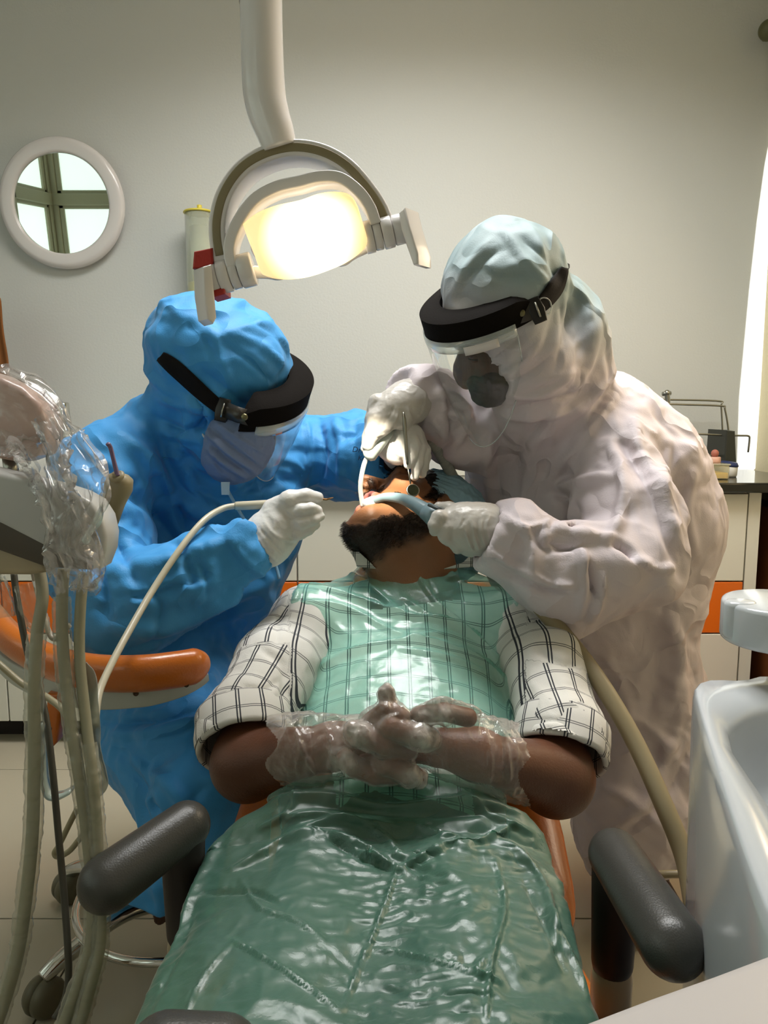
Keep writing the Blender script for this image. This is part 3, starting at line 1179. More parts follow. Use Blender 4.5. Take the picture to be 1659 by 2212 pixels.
# where the beard grows: up to the cheek line, thinning out down the throat
qh = proj(hV)
hN0 = vnormals(hV, hF)
fc_ = (-(hN0 * (hV - np.array([0, 0, CAMZ]))).sum(1)) > -.25
yb = np.interp(qh[:, 0], [740, 757, 775, 800, 830, 880, 930, 965], [1120, 1127, 1131, 1122, 1112, 1106, 1104, 1098]) + 14 * nz
yl = np.interp(qh[:, 0], [740, 800, 815, 840, 880, 930, 965], [1245, 1245, 1228, 1204, 1190, 1170, 1130]) + 22 * nz
reg = np.clip((qh[:, 1] - yb) / 9, 0, 1) * np.clip((yl - qh[:, 1]) / 34, 0, 1)
m1 = np.where(fc_ & (qh[:, 1] > 1078) & (qh[:, 0] < 975), np.where(L[:, 1] > -.03, reg, 0), m1)
beardmask = m1
skin = np.array(hexc('845a3c')); dk = np.array(hexc('1a100b')); lip = np.array(hexc('a0605a')); deep = np.array(hexc('3a1510'))
col = skin[None] * (1 + .25 * (fbm(hV * 25, 9, 3) - .5))[:, None]
lm = np.clip((1.05 - lipd) / .25, 0, 1) * (L[:, 1] > .07)
col = col * (1 - lm[:, None]) + lip * lm[:, None]
inm = np.clip((np.sqrt((L[:, 0] / .02) ** 2 + ((L[:, 2] + .066) / .019) ** 2) < 1) * (L[:, 1] > .05) * (L[:, 1] < .088), 0, 1)
col = col * (1 - inm[:, None]) + deep * inm[:, None]
col = col * (1 - m1[:, None] * .93) + dk * (m1[:, None] * .93)
hN = vnormals(hV, hF)
hV = hV + hN * (m1 * (.001 + .003 * fbm(hV * 150, 2, 2)))[:, None]
headcol = col

# trunk, arms, hands, legs of the patient
ps = SDF((-.42, .30, .34), (.42, 1.60, .98), .005)
ps.path([T(895, 1270, 1.43, .08), T(880, 1420, 1.26, .10), T(865, 1600, 1.10, .10), T(855, 1720, .97, .11)],
        [.14, .15, .15, .15], .05, flat=(tn, .62))
sh_l, sh_r = T(660, 1315, 1.38, .045), T(1128, 1315, 1.38, .045)
el_l, el_r = W(535, 1650, 1.07), W(1200, 1680, 1.08)
ps.cap(T(895, 1280, 1.41, .08), sh_l, .07, .055, .04).cap(T(895, 1280, 1.41, .08), sh_r, .07, .055, .04)
ps.path([sh_l, W(570, 1500, 1.18), el_l], [.055, .050, .052], .02)
ps.path([sh_r, W(1185, 1500, 1.20), el_r], [.055, .050, .054], .02)
wr_l, wr_r = W(668, 1622, 1.01), W(1085, 1648, 1.01)
ps.cap(el_l, wr_l, .050, .034, .02).cap(el_r, wr_r, .054, .036, .02)
hip_l, hip_r = T(760, 1740, .97, .125), T(950, 1740, .97, .125)
kn_l, kn_r = W(600, 2230, .56), W(1080, 2230, .56)
kn_l[2] = kn_r[2] = .475; kn_l[0], kn_r[0] = -.13, .15
ps.cap(hip_l, kn_l, .075, .06, .04).cap(hip_r, kn_r, .075, .06, .04)
pV, pF = ps.mesh(2)
ps2 = SDF((-.25, .05, .05), (.27, .62, .58), .007)
ps2.path([kn_l, [kn_l[0], .28, .30], [kn_l[0] - .01, .24, .14]], [.062, .052, .035], .02)
ps2.path([kn_r, [kn_r[0], .28, .30], [kn_r[0] + .01, .24, .14]], [.062, .052, .035], .02)
ps2.cap([kn_l[0] - .01, .24, .14], [kn_l[0] - .02, .12, .12], .035, .028).cap([kn_r[0] + .01, .24, .14], [kn_r[0] + .02, .12, .12], .035, .028)
qV, qF = ps2.mesh(2)
# interlaced hands on the belly
Yh = 1.0
fing0 = [
    ([(668, 1622, 1.01, 52), (720, 1612, 1.005, 54), (775, 1600, 1.0, 50)], .014),     # back of the hand at left
    ([(1085, 1648, 1.01, 54), (1030, 1630, 1.0, 58), (960, 1612, .995, 52)], .014),    # back of the hand at right
    ([(790, 1585, 1.00, 40), (850, 1600, .99, 46), (930, 1600, 1.0, 42)], .014),
    ([(860, 1575, .99, 24), (842, 1535, .985, 22), (834, 1500, .985, 18), (836, 1492, .985, 15)], .005),   # thumb pointing up
    ([(800, 1560, .985, 22), (835, 1533, .975, 21), (868, 1548, .972, 20)], .006),
    ([(1010, 1550, .985, 22), (960, 1538, .975, 21), (905, 1543, .975, 20)], .005),      # thumb of the other hand
    ([(800, 1575, .985, 24), (845, 1572, .962, 25), (900, 1588, .962, 26), (921, 1596, .968, 24)], .004),
    ([(880, 1620, .98, 23), (830, 1608, .962, 24), (785, 1588, .962, 24), (768, 1576, .97, 21)], .004),
    ([(790, 1650, .985, 23), (835, 1652, .965, 24), (885, 1672, .962, 23), (905, 1680, .97, 20)], .004),
    ([(870, 1672, .985, 22), (810, 1672, .970, 23), (765, 1655, .968, 24), (745, 1637, .975, 21)], .004),
]
fing = [(l if kk > .01 else [(a, b, c - .012, d * .98) for a, b, c, d in l], kk if kk > .01 else .0025) for l, kk in fing0]
fing[0] = ([(668, 1622, 1.01, 50), (720, 1612, 1.01, 50), (775, 1600, 1.01, 42)], .014)
fing[1] = ([(1085, 1648, 1.01, 54), (1030, 1630, 1.005, 56), (960, 1615, 1.005, 44)], .014)
fing[2] = ([(790, 1600, 1.012, 34), (850, 1610, 1.01, 36), (930, 1615, 1.01, 36)], .014)
ph = hand(fing)
phV, phF = ph.mesh(1)
L2 = np.zeros(len(phV))
pcol = np.array(hexc('573422')); hcol = np.array(hexc('6e4530'))


def colr(V, c, seed):
    return c[None] * (1 + .3 * (fbm(V * 30, seed, 3) - .5))[:, None]


bV, bF = merge((hV, hF), (pV, pF), (qV, qF), (phV, phF))
pat = mk('person', (bV, bF), M_skin_v, loc=(0, 1.0, .40))
tag(pat, 'bearded person lying back in the dental chair, mouth open, hands clasped in clear gloves', 'person')
def wristmix(V, base, seed):
    d_ = np.minimum(np.linalg.norm(V - wr_l, axis=1), np.linalg.norm(V - wr_r, axis=1))
    mid = (wr_l + wr_r) / 2
    inner = np.linalg.norm(V - mid, axis=1) < np.linalg.norm(wr_l - mid)
    k_ = np.where(inner, .5 + np.clip(d_ / .09, 0, .5), .5 - np.clip(d_ / .09, 0, .5))[:, None]
    c_ = base * (1 - k_) + hcol * k_
    return c_ * (1 + .3 * (fbm(V * 30, seed, 3) - .5))[:, None]


phc = wristmix(phV, pcol, 5)
attr(pat, 'tint', np.concatenate([headcol, wristmix(pV, pcol, 6), colr(qV, pcol, 7), phc]))
# teeth and tongue
tg = []
for i in range(8):
    a = (i - 3.5) / 3.5
    tg.append(box(H(.0155 * a, .0865 - .008 * a * a, -.0515), (.0042, .004, .008), .0012, 2, HM))
    if abs(a) < .9:
        tg.append(box(H(.013 * a, .077 - .006 * a * a, -.0815), (.0036, .004, .006), .001, 2, HM))
for g_ in tg: mk('tooth', g_, mat('tooth', 'e3ddc8', .25), pat)
mk('tongue', ball(H(0, .06, -.078), (.015, .028, .009), 20, 12, HM), mat('tongue', '9c4a46', .3, bump=.001, bscale=300), pat)
# beard bristles
rs = np.random.RandomState(5)
Nn = vnormals(hV, hF)
cand = np.where(beardmask > .45)[0]
cand = cand[rs.rand(len(cand)) < min(1, 6500 / max(1, len(cand)))]
SV, SF = [], []
down = HM @ unit([0, .25, -1])
for i in cand:
    p = hV[i]; n = Nn[i]
    d = unit(n * .45 + down * .9 + rs.randn(3) * .16)
    l = .004 + .006 * rs.rand()
    sd = unit(np.cross(d, rs.randn(3))) * .00028
    b = len(SV)
    SV += [p - sd, p + sd, p + d * l * .6 + n * .001, p + d * l + down * .002]
    SF += [[b, b + 1, b + 2], [b + 1, b + 3, b + 2]]
be = mk('beard', (np.array(SV), SF), mat('black beard hair', '241a10', .5), pat, smooth=False)
be['kind'] = 'stuff'

# hair under the cap and the surgical cap
cs = SDF(HO - .22, HO + .22, .003)
cs.ell(H(0, -.030, .062), np.array([.088, .100, .092]) * HS, HM, 0)
cs.ell(H(0, -.07, .04), np.array([.075, .07, .075]) * HS, HM, .03)
cs.cut(H(0, .035, .066), HM @ unit([0, 1, -.33]), .004)
cs.cut(H(0, -.03, .012), HM @ unit([0, .25, -1]), .004)
cV, cF = cs.mesh(2)
cN = vnormals(cV, cF)
Lc = hl(cV)
ang = np.arctan2(Lc[:, 0], Lc[:, 2] - .05)
rimd = np.clip(1 - np.abs((Lc[:, 1] - .035) - .33 * (Lc[:, 2] - .066)) / .04, 0, 1)
cV = cV + cN * (.004 * ridge(cV * 16, 3) + .003 * ridge(cV * 45, 8) + .0025 * rimd * np.sin(ang * 46))[:, None]
M_cap = mat('blue cap fabric', '8db4c6', .7, bump=.0012, bscale=90, var=.12, vscale=25, transl=.15)
cap_o = mk('surgical_cap', (cV, cF), M_cap, pat)
hz = SDF(HO - .2, HO + .2, .003)
hz.ell(H(0, -.014, .056), np.array([.0775, .095, .0885]) * HS, HM, 0)
hz.cut(H(0, .055, .06), HM @ unit([0, 1, -.55]), .006)
hz.cut(H(0, .0, .0), HM @ unit([0, .45, -1]), .006)
zV, zF = hz.mesh(2)
mk('hair', (zV + vnormals(zV, zF) * (.0025 * ridge(zV * np.array([60, 60, 60]), 2))[:, None], zF), mat('black hair', '130b08', .5, bump=.002, bscale=150), pat)

# ---- checked shirt
M_shirt = bpy.data.materials.new('checked shirt')
M_shirt.use_nodes = True


def shirt_nodes(m):
    nt = m.node_tree
    b = nt.nodes['Principled BSDF']
    b.inputs['Roughness'].default_value = .75
    uv = nt.nodes.new('ShaderNodeUVMap'); uv.uv_map = 'check'
    sp = nt.nodes.new('ShaderNodeSeparateXYZ')
    nt.links.new(uv.outputs[0], sp.inputs[0])

    def ma(op, a, b_=None, c_=None):
        n = nt.nodes.new('ShaderNodeMath'); n.operation = op
        for i, x in enumerate([a, b_, c_]):
            if x is None: continue
            if isinstance(x, (int, float)): n.inputs[i].default_value = x
            else: nt.links.new(x, n.inputs[i])
        return n.outputs[0]

    def lines(x, w, off):
        f = ma('FRACT', x)
        return ma('LESS_THAN', ma('ABSOLUTE', ma('SUBTRACT', f, off)), w)
    u, v = sp.outputs[0], sp.outputs[1]
    # paired dark lines one way, thinner paired lines the other way
    lu = ma('MAXIMUM', lines(u, .030, .46), lines(u, .030, .58))
    lv = ma('MAXIMUM', lines(v, .022, .47), lines(v, .022, .57))
    al = ma('MAXIMUM', lu, ma('MULTIPLY', lv, .8))
    mx = nt.nodes.new('ShaderNodeMix'); mx.data_type = 'RGBA'
    nt.links.new(al, mx.inputs[0])
    mx.inputs[6].default_value = (*hexc('d0cdc6'), 1)
    mx.inputs[7].default_value = (*hexc('24262e'), 1)
    nt.links.new(mx.outputs[2], b.inputs['Base Color'])
    n = nt.nodes.new('ShaderNodeTexNoise'); n.inputs['Scale'].default_value = 300
    bp = nt.nodes.new('ShaderNodeBump'); bp.inputs['Distance'].default_value = .0004
    nt.links.new(n.outputs['Fac'], bp.inputs['Height']); nt.links.new(bp.outputs[0], b.inputs['Normal'])


shirt_nodes(M_shirt)


def uvmap(o, UV):
    l = o.data.uv_layers.new(name='check')
    vi = np.zeros(len(o.data.loops), np.int32)
    o.data.loops.foreach_get('vertex_index', vi)
    l.data.foreach_set('uv', UV[vi].astype(np.float32).ravel())


st = SDF((-.42, .84, .42), (.46, 1.62, .98), .004)
st.path([T(895, 1275, 1.43, .085), T(882, 1420, 1.27, .095), T(868, 1600, 1.12, .095), T(855, 1720, .99, .105)],
        [.155, .175, .178, .17], .06, flat=(tn, .60))
st.cap(T(895, 1285, 1.41, .085), sh_l, .082, .072, .05).cap(T(895, 1285, 1.41, .085), sh_r, .082, .072, .05)
cf_l, cf_r = W(528, 1575, 1.12), W(1212, 1592, 1.13)
st.path([sh_l, W(590, 1450, 1.24), cf_l], [.072, .068, .066], .02)
st.path([sh_r, W(1180, 1450, 1.24), cf_r], [.072, .068, .066], .02)
for c, e in ((cf_l, el_l), (cf_r, el_r)):
    d = unit(e - c)
    st.cap(c - d * .012, c + d * .022, .070, .072, .006)
    st.cut_local = None
sV, sF = st.mesh(2)
# open the sleeve ends and the neck so skin shows: drop the faces past the cuff planes
cen = sV[sF].mean(1)
keep = np.ones(len(sF), bool)
for c, e in ((cf_l, el_l), (cf_r, el_r)):
    d = unit(e - c)
    q = cen - c
    al = q @ d
    rad = np.linalg.norm(q - al[:, None] * d, axis=1)
    keep &= ~((al > .030) & (rad < .12) & (cen[:, 1] < 1.2))
nd = unit(H(0, 0, -.05) - nb)
q = cen - T(895, 1243, 1.44, .06)
keep &= ~((q @ nd > .002) & (np.abs(q[:, 0]) < .085))
sF = sF[keep]


def limbuv(V, a, b, per):
    d = unit(b - a); Fm = frame(d, (1, 0, 0))
    q = V - a
    return np.stack([np.arctan2(q @ Fm[:, 1], q @ Fm[:, 0]) * .07 / per, (q @ d) / per], 1)


ax0, ax1 = T(895, 1260, 1.43, .09), T(855, 1720, .98, .09)
ad = unit(ax1 - ax0)
per = .0345
q = sV - ax0
sidew = q[:, 0] + .0
angt = np.arctan2(sidew, np.maximum(q @ tn + .05, .01))
uvT = np.stack([np.sign(sidew) * (np.abs(sidew) * .75 + .04 * np.abs(angt)) / per + .0, (q @ ad) / per * .9], 1)
dl = np.linalg.norm((sV - sh_l) - np.clip(((sV - sh_l) @ unit(cf_l - sh_l)), .03, 9)[:, None] * unit(cf_l - sh_l), axis=1)
dr = np.linalg.norm((sV - sh_r) - np.clip(((sV - sh_r) @ unit(cf_r - sh_r)), .03, 9)[:, None] * unit(cf_r - sh_r), axis=1)
isl = (dl < .085) & (sV[:, 0] < -.10 - .0) & ((sV - sh_l) @ unit(cf_l - sh_l) > -.03) & (proj(sV)[:, 0] < 625)
isr = (dr < .085) & ((sV - sh_r) @ unit(cf_r - sh_r) > -.03) & (proj(sV)[:, 0] > 1138)
UV = uvT.copy()
UV[isl] = limbuv(sV, sh_l, cf_l, per)[isl]
UV[isr] = limbuv(sV, sh_r, cf_r, per)[isr]
sS = [([(870, 1240), (868, 1400), (862, 1560)], 9, .0015),
      ([(480, 1545), (540, 1560), (600, 1535)], 6, -.004), ([(458, 1580), (520, 1590), (600, 1560)], 5, .003),
      ([(1140, 1560), (1210, 1555), (1280, 1580)], 6, -.004), ([(1150, 1590), (1220, 1580), (1290, 1615)], 5, .003),
      ([(560, 1400), (610, 1440), (612, 1520)], 10, -.005), ([(520, 1480), (570, 1490), (600, 1470)], 8, -.004),
      ([(1160, 1400), (1200, 1430), (1250, 1440)], 9, -.004), ([(630, 1290), (600, 1350), (600, 1400)], 9, -.004)]
sV2 = cloth(sV, sF, sS, .007, 8, 21, .0015, 26)
shirt = mk('shirt', (sV2, sF), M_shirt, pat)
uvmap(shirt, UV)
# folded cuffs as sleeves rings, and the collar
def cuffuv(V, F, a, b):
    return limbuv(np.asarray(V), a, b, per)
for c, e in ((cf_l, el_l), (cf_r, el_r)):
    d = unit(e - c)
    v, f = lathe([(.069, -.028), (.0735, -.022), (.075, 0), (.0745, .028), (.072, .036), (.066, .034), (.064, .01), (.063, -.02)], c, d, 56, caps=False)
    n0 = unit(np.cross(d, [0, 0, 1]))
    v = v + (fbm(v * 22, 5, 3) - .5)[:, None] * .014 * unit(np.array([0, -.3, 1]))
    o = mk('cuff', (v, f), M_shirt, pat)
    uvmap(o, cuffuv(v, f, c, c + d) + [.3, .2])
cg = []
for i in range(41):
    a = (i / 40 - .5) * 2 * math.pi * .86 + math.pi / 2          # opening at the throat
    row = []
    for j in range(5):
        w = j / 4
        rr = .076 + .020 * w
        p = T(893, 1245, 1.44, .055) + np.array([math.cos(a) * rr * 1.12, math.sin(a) * rr * .85, 0]) + unit(nd) * (.022 * (1 - w) - .006) + np.array([0, 0, .006 * math.sin(i * .9)])
        row.append(p)
    cg.append(row)
cg = np.array(cg)
o = mk('collar', gridsurf(cg), M_shirt, pat)
uvmap(o, np.stack([np.repeat(np.arange(41), 5) * .28, np.tile(np.arange(5), 41) * .2], 1))
solid(o, .002)
# the two collar points beside the neck
for (l, s) in (([(757, 1192), (775, 1192), (800, 1215), (812, 1228), (770, 1222), (765, 1205)], 1), ([(1080, 1160), (1035, 1180), (1000, 1215), (960, 1228), (1040, 1222), (1090, 1200)], 2)):
    G = np.array([[W(a, b, 1.395)] for a, b in l])
    c0 = G.mean(0)
    v = np.concatenate([G.reshape(-1, 3), G.reshape(-1, 3) + [0, .012, -.004]])
    n = len(l)
    f = [list(range(n)), list(range(2 * n - 1, n - 1, -1))] + [[i, (i + 1) % n, n + (i + 1) % n, n + i] for i in range(n)]
    o = mk('collar_point', (v, f), M_shirt, pat, smooth=False)
    uvmap(o, (v[:, [0, 2]] - c0[0][[0, 2]]) / per * 1.3)
# trousers
tr = SDF((-.30, .10, .1), (.34, 1.1, .68), .008)
tr.cap(T(855, 1735, .97, .125), T(855, 1760, .94, .13), .16, .16, .05, flat=(tn, .62))
tr.cap(hip_l, kn_l, .093, .072, .04).cap(hip_r, kn_r, .093, .072, .04)
tr.path([kn_l, [kn_l[0], .28, .30], [kn_l[0] - .01, .245, .16]], [.072, .064, .055], .03)
tr.path([kn_r, [kn_r[0], .28, .30], [kn_r[0] + .01, .245, .16]], [.072, .064, .055], .03)
tV, tF = tr.mesh(2)
tV = cloth(tV, tF, [], .008, 9, 31)
mk('trousers', (tV, tF), mat('dark olive trousers', '3f4038', .8, bump=.0005, bscale=400), pat)

# ---- clear loose gloves over the clasped hands
gl = hand(fing, pad=.0035, h=.006, k=.004)
g2 = SDF(gl.lo - .03, gl.lo + gl.h * gl.n + .03, .0026)
for l, kk in fing:
    P, r = pts(l)
    g2.path(P, [x + .0025 for x in r], kk)
P, r = pts([(612, 1618, 1.03, 74), (660, 1615, 1.01, 70), (760, 1608, .995, 66)])
g2.path(P, r, .015)
P, r = pts([(1130, 1652, 1.03, 84), (1080, 1640, 1.01, 78), (980, 1610, .995, 72)])
g2.path(P, r, .015)
gV, gF = g2.mesh(2)
cen = gV[gF].mean(1)
pc = proj(cen)
wl, wrr = W(596, 1615, 1.03), W(1128, 1655, 1.03)
keep = ~((pc[:, 0] < 590 + 14 * np.sin(pc[:, 1] / 14)) | (pc[:, 0] > 1132 + 12 * np.sin(pc[:, 1] / 17)))
gF = gF[keep]
gS = [([(700, 1490 + 60), (640, 1560), (600, 1620)], 7, .005), ([(760, 1560), (680, 1540), (610, 1560)], 6, .004), ([(640, 1590), (665, 1640), (700, 1690)], 6, .005),
      ([(700, 1560), (720, 1620), (700, 1690)], 6, .004), ([(1000, 1560), (1020, 1600), (1030, 1590)], 6, .006), ([(1060, 1540), (1090, 1600), (1100, 1690)], 7, .005),
      ([(970, 1560), (965, 1620), (985, 1700)], 5, .003), ([(1040, 1560), (1060, 1640), (1050, 1710)], 6, .004), ([(620, 1560), (650, 1600), (640, 1660)], 5, .004),
      ([(780, 1540), (720, 1520), (660, 1530)], 5, .004), ([(920, 1520), (1000, 1520), (1060, 1560)], 6, .005), ([(900, 1530), (960, 1515), (1010, 1530)], 4, .004)]
gV = cloth(gV, gF, gS, .0045, 22, 41, .0022, 60)
M_film = film('clear glove film', 'd6cec6', .12, .14, .5, .002, 70, through=.9)
frost = np.zeros(len(gV))
pg = proj(gV)
for (tx, ty, tr_) in ((921, 1592, 34), (905, 1680, 28), (768, 1578, 32), (746, 1640, 30), (940, 1540, 40), (836, 1494, 20)):
    frost = np.maximum(frost, np.exp(-((pg[:, 0] - tx) ** 2 + (pg[:, 1] - ty) ** 2) / tr_ ** 2) * (np.abs(gV[:, 1] - .975) < .06))
frost = frost * (.30 + .8 * (fbm(gV * 120, 3, 2) - .3))
o = mk('plastic_gloves', (gV, gF), M_film, pat)
attr(o, 'frost', np.repeat(frost[:, None], 3, 1))
_nt = M_film.node_tree
_mr = [n for n in _nt.nodes if n.type == 'MAP_RANGE'][0]
_vc = _nt.nodes.new('ShaderNodeVertexColor'); _vc.layer_name = 'frost'
_ad = _nt.nodes.new('ShaderNodeMath'); _ad.operation = 'ADD'; _ad.use_clamp = True
_to = _mr.outputs[0].links[0].to_socket
_nt.links.new(_mr.outputs[0], _ad.inputs[0]); _nt.links.new(_vc.outputs[0], _ad.inputs[1]); _nt.links.new(_ad.outputs[0], _to)
o['label'] = 'loose clear plastic gloves over both hands'
# ================================================================ PERSON IN THE BLUE GOWN (seated, left)
def pth(s, l, k=.03, flat=None, op='u'):
    P, r = pts(l)
    s.path(P, r, k, op, flat)


def pell(s, px, py, Y, rx, ry, rd, ang=0, k=.03, op='u'):
    """ellipsoid given by its outline in pixels; rd = depth radius in pixels; ang = tilt of the long axis, downwards to the right"""
    c = W(px, py, Y); m = pxm(Y); a = R(ang)
    X = np.array([math.cos(a), 0, -math.sin(a)]); Z = np.array([math.sin(a), 0, math.cos(a)])
    s.ell(c, np.array([rx, rd, ry]) * m, np.stack([X, [0, 1, 0], Z], 1), k, op)


def blue_shape(s, g=0, body=False):
    """g shrinks every radius; the gown and the body inside it share the pose"""
    def A(l, k=.03, flat=None): pth(s, [(a, b, c, d - g) for a, b, c, d in l], k, flat)
    if not body:
        pell(s, 478, 772, 1.53, 150, 112, 118, 16, 0)            # crown of the hood
        pell(s, 430, 740, 1.53, 92, 88, 100, 0, .04)
        A([(405, 850, 1.55, 75), (390, 900, 1.58, 78), (350, 965, 1.62, 95)], .03)
        A([(470, 880, 1.50, 66), (480, 940, 1.53, 62), (500, 985, 1.57, 60)], .03)
    else:
        pell(s, 478, 785, 1.54, 104, 88, 84, 20, 0)
        A([(470, 860, 1.55, 70), (400, 960, 1.62, 62)], .03)
        A([(436, 921, 1.535, 70), (470, 930, 1.54, 70)], .02)
        pell(s, 500, 925, 1.545, 62, 76, 60, 30, .03)             # face
    # trunk
    A([(420, 1010, 1.68, 120), (420, 1150, 1.70, 150), (395, 1300, 1.68, 150), (370, 1440, 1.62, 140), (360, 1500, 1.58, 130)], .06)
    A([(250, 1010, 1.54, 92), (560, 980, 1.74, 90)], .06)
    A([(540, 1010, 1.72, 95), (560, 1120, 1.68, 88), (500, 1260, 1.62, 96)], .05)
    A([(205, 1050, 1.54, 90), (200, 1200, 1.54, 92), (240, 1330, 1.50, 90)], .05)
    A([(540, 985, 1.66, 58), (610, 970, 1.72, 66)], .03)
    # near arm, folded
    A([(236, 1030, 1.48, 96), (222, 1180, 1.38, 92), (262, 1318, 1.30, 96)], .04)
    A([(262, 1318, 1.30, 96), (330, 1290, 1.29, 86), (430, 1240, 1.30, 74), (520, 1190, 1.32, 60)], .03)
    # far arm reaching behind the patient's head
    A([(600, 985, 1.78, 88), (680, 985, 1.80, 80), (760, 985, 1.74, 82), (830, 995, 1.66, 72), (862, 990, 1.62, 52)], .03)
    # lap and legs
    A([(360, 1500, 1.56, 128), (400, 1600, 1.42, 125), (440, 1700, 1.30, 112)], .05)
    A([(330, 1600, 1.46, 100), (400, 1760, 1.32, 84)], .05)
    A([(440, 1740, 1.30, 92), (425, 1850, 1.33, 74), (368, 1925, 1.36, 70), (345, 1985, 1.36, 50)], .04)
    A([(480, 1560, 1.64, 100), (620, 1640, 1.45, 84)], .04)
    A([(620, 1640, 1.45, 80), (600, 1950, 1.50, 52)], .04)


bl = SDF((-1.05, 1.10, .20), (.16, 1.98, 1.48), .0055)
blue_shape(bl)
# opening of the hood round the face
pell(bl, 510, 985, 1.42, 100, 74, 88, 30, .015, 's')
wc = W(545, 1178, 1.325); wd_ = unit(W(548, 1176, 1.325) - W(430, 1240, 1.30))
pell(bl, 430, 921, 1.455, 17, 60, 24, 20, .006, 's')
bl.cap(wc + wd_ * .058, wc + wd_ * .15, .062, .09, .003, 's')
bl.cap(W(872, 990, 1.60), W(960, 985, 1.52), .052, .09, .003, 's')
bV, bF = bl.mesh(2)
BS = [  # folds of the blue gown: (line in the photograph, width, height)
    ([(250, 930), (330, 1010), (400, 1090), (470, 1130)], 16, .016), ([(200, 1000), (300, 1080), (390, 1190), (420, 1260)], 16, -.014),
    ([(330, 900), (350, 960), (380, 1060), (400, 1160)], 14, -.014), ([(400, 1010), (440, 1090), (520, 1140), (600, 1150)], 15, .014),
    ([(150, 1010), (240, 1090), (330, 1120)], 18, .012), ([(225, 1080), (260, 1190), (300, 1260)], 16, -.012),
    ([(500, 1060), (560, 1070), (630, 1060)], 14, .012), ([(560, 990), (600, 1060), (640, 1130)], 12, .012),
    ([(230, 1230), (330, 1220), (430, 1190), (520, 1160)], 16, .012), ([(260, 1290), (350, 1280), (450, 1240)], 12, -.010),
    ([(240, 1350), (340, 1360), (460, 1310), (590, 1250)], 16, .012), ([(280, 1400), (400, 1370), (540, 1290)], 10, -.008),
    ([(320, 1260), (350, 1310), (330, 1380)], 10, -.009), ([(420, 1200), (450, 1250), (445, 1300)], 9, -.008), ([(500, 1160), (530, 1210), (580, 1250)], 8, .007),
    ([(180, 1180), (220, 1260), (230, 1340)], 14, -.012), ([(120, 1120), (160, 1200), (200, 1290)], 16, .012),
    ([(690, 910), (700, 980), (690, 1045)], 10, -.011), ([(720, 900), (740, 970), (735, 1050)], 9, .009), ([(660, 905), (668, 980), (655, 1040)], 9, .009),
    ([(770, 905), (765, 970), (780, 1050)], 10, -.006), ([(800, 1000), (830, 1030), (800, 1055)], 10, -.007),
    ([(240, 1590), (350, 1580), (450, 1550), (500, 1540)], 12, .011), ([(230, 1560), (330, 1560), (440, 1530)], 9, -.010), ([(260, 1640), (360, 1690), (430, 1790)], 16, .011),
    ([(240, 1600), (300, 1680), (340, 1780)], 14, -.009), ([(300, 1740), (380, 1760), (440, 1700)], 12, -.007), ([(330, 1900), (350, 1950), (340, 2000)], 10, .006),
    # hood
    ([(480, 740), (540, 780), (590, 830)], 9, -.006), ([(500, 720), (570, 750), (620, 800)], 9, .006), ([(540, 690), (600, 730), (636, 790)], 8, -.006),
    ([(440, 800), (500, 850), (530, 880)], 9, -.005), ([(390, 700), (430, 720), (470, 770)], 14, -.006), ([(450, 700), (480, 780), (500, 840)], 10, .006),
    ([(345, 860), (420, 880), (470, 900)], 10, .009), ([(340, 900), (400, 930), (440, 920)], 9, -.009), ([(300, 930), (370, 940), (420, 950)], 9, .008),
    ([(430, 940), (470, 1000), (520, 1050)], 8, .008), ([(560, 1060), (580, 1120), (640, 1140)], 10, -.008),
]
bV = cloth(bV, bF, BS, .014, 6.5, 51, .0042, 20, sharp=1.3)
# inside body (mostly hidden): neck, trunk, arms, legs and the head with the face under the mask
bb = SDF((-1.0, 1.12, .05), (.16, 1.96, 1.44), .009)
blue_shape(bb, 34, True)
for l in ([(425, 1860, 1.36, 34), (400, 1950, 1.40, 30)], [(600, 1950, 1.50, 30), (590, 2010, 1.5, 28)]): pth(bb, l, .02)
nV, nF = bb.mesh(2)
nV = nV[:]
bd = mk('person', (nV, nF), M_skin_d, loc=tuple(W(370, 1520, 1.6) * [1, 1, 0]))
tag(bd, 'seated person in a blue hooded gown and face mask, leaning over from the left', 'person')
gown_b = mk('hooded_gown', (bV, bF), M_blue, bd)
solid(gown_b, .0025, 1)
# elastic edge of the hood, zip with its slider
def tubepx(l, Y, rpx, n=8, sm=6):
    P = smooth_path([W(a[0], a[1], a[2] if len(a) > 2 else Y) for a in l], sm)
    return sweep(P, rpx * pxm(Y), n)


zp = mk('zip', tubepx([(484, 1040, 1.47), (500, 1075, 1.45), (545, 1150, 1.43), (590, 1210, 1.43), (603, 1250, 1.42)], 1.45, 3.5), mat('blue zip tape', '7fa8c4', .5), bd)
mk('slider', prism([(-.007, -.012), (.007, -.012), (.008, .012), (-.008, .012)], .004, W(487, 1055, 1.425), frame([0, -1, .1])), mat('clear zip slider', 'a9c0cf', .3), zp, smooth=False)
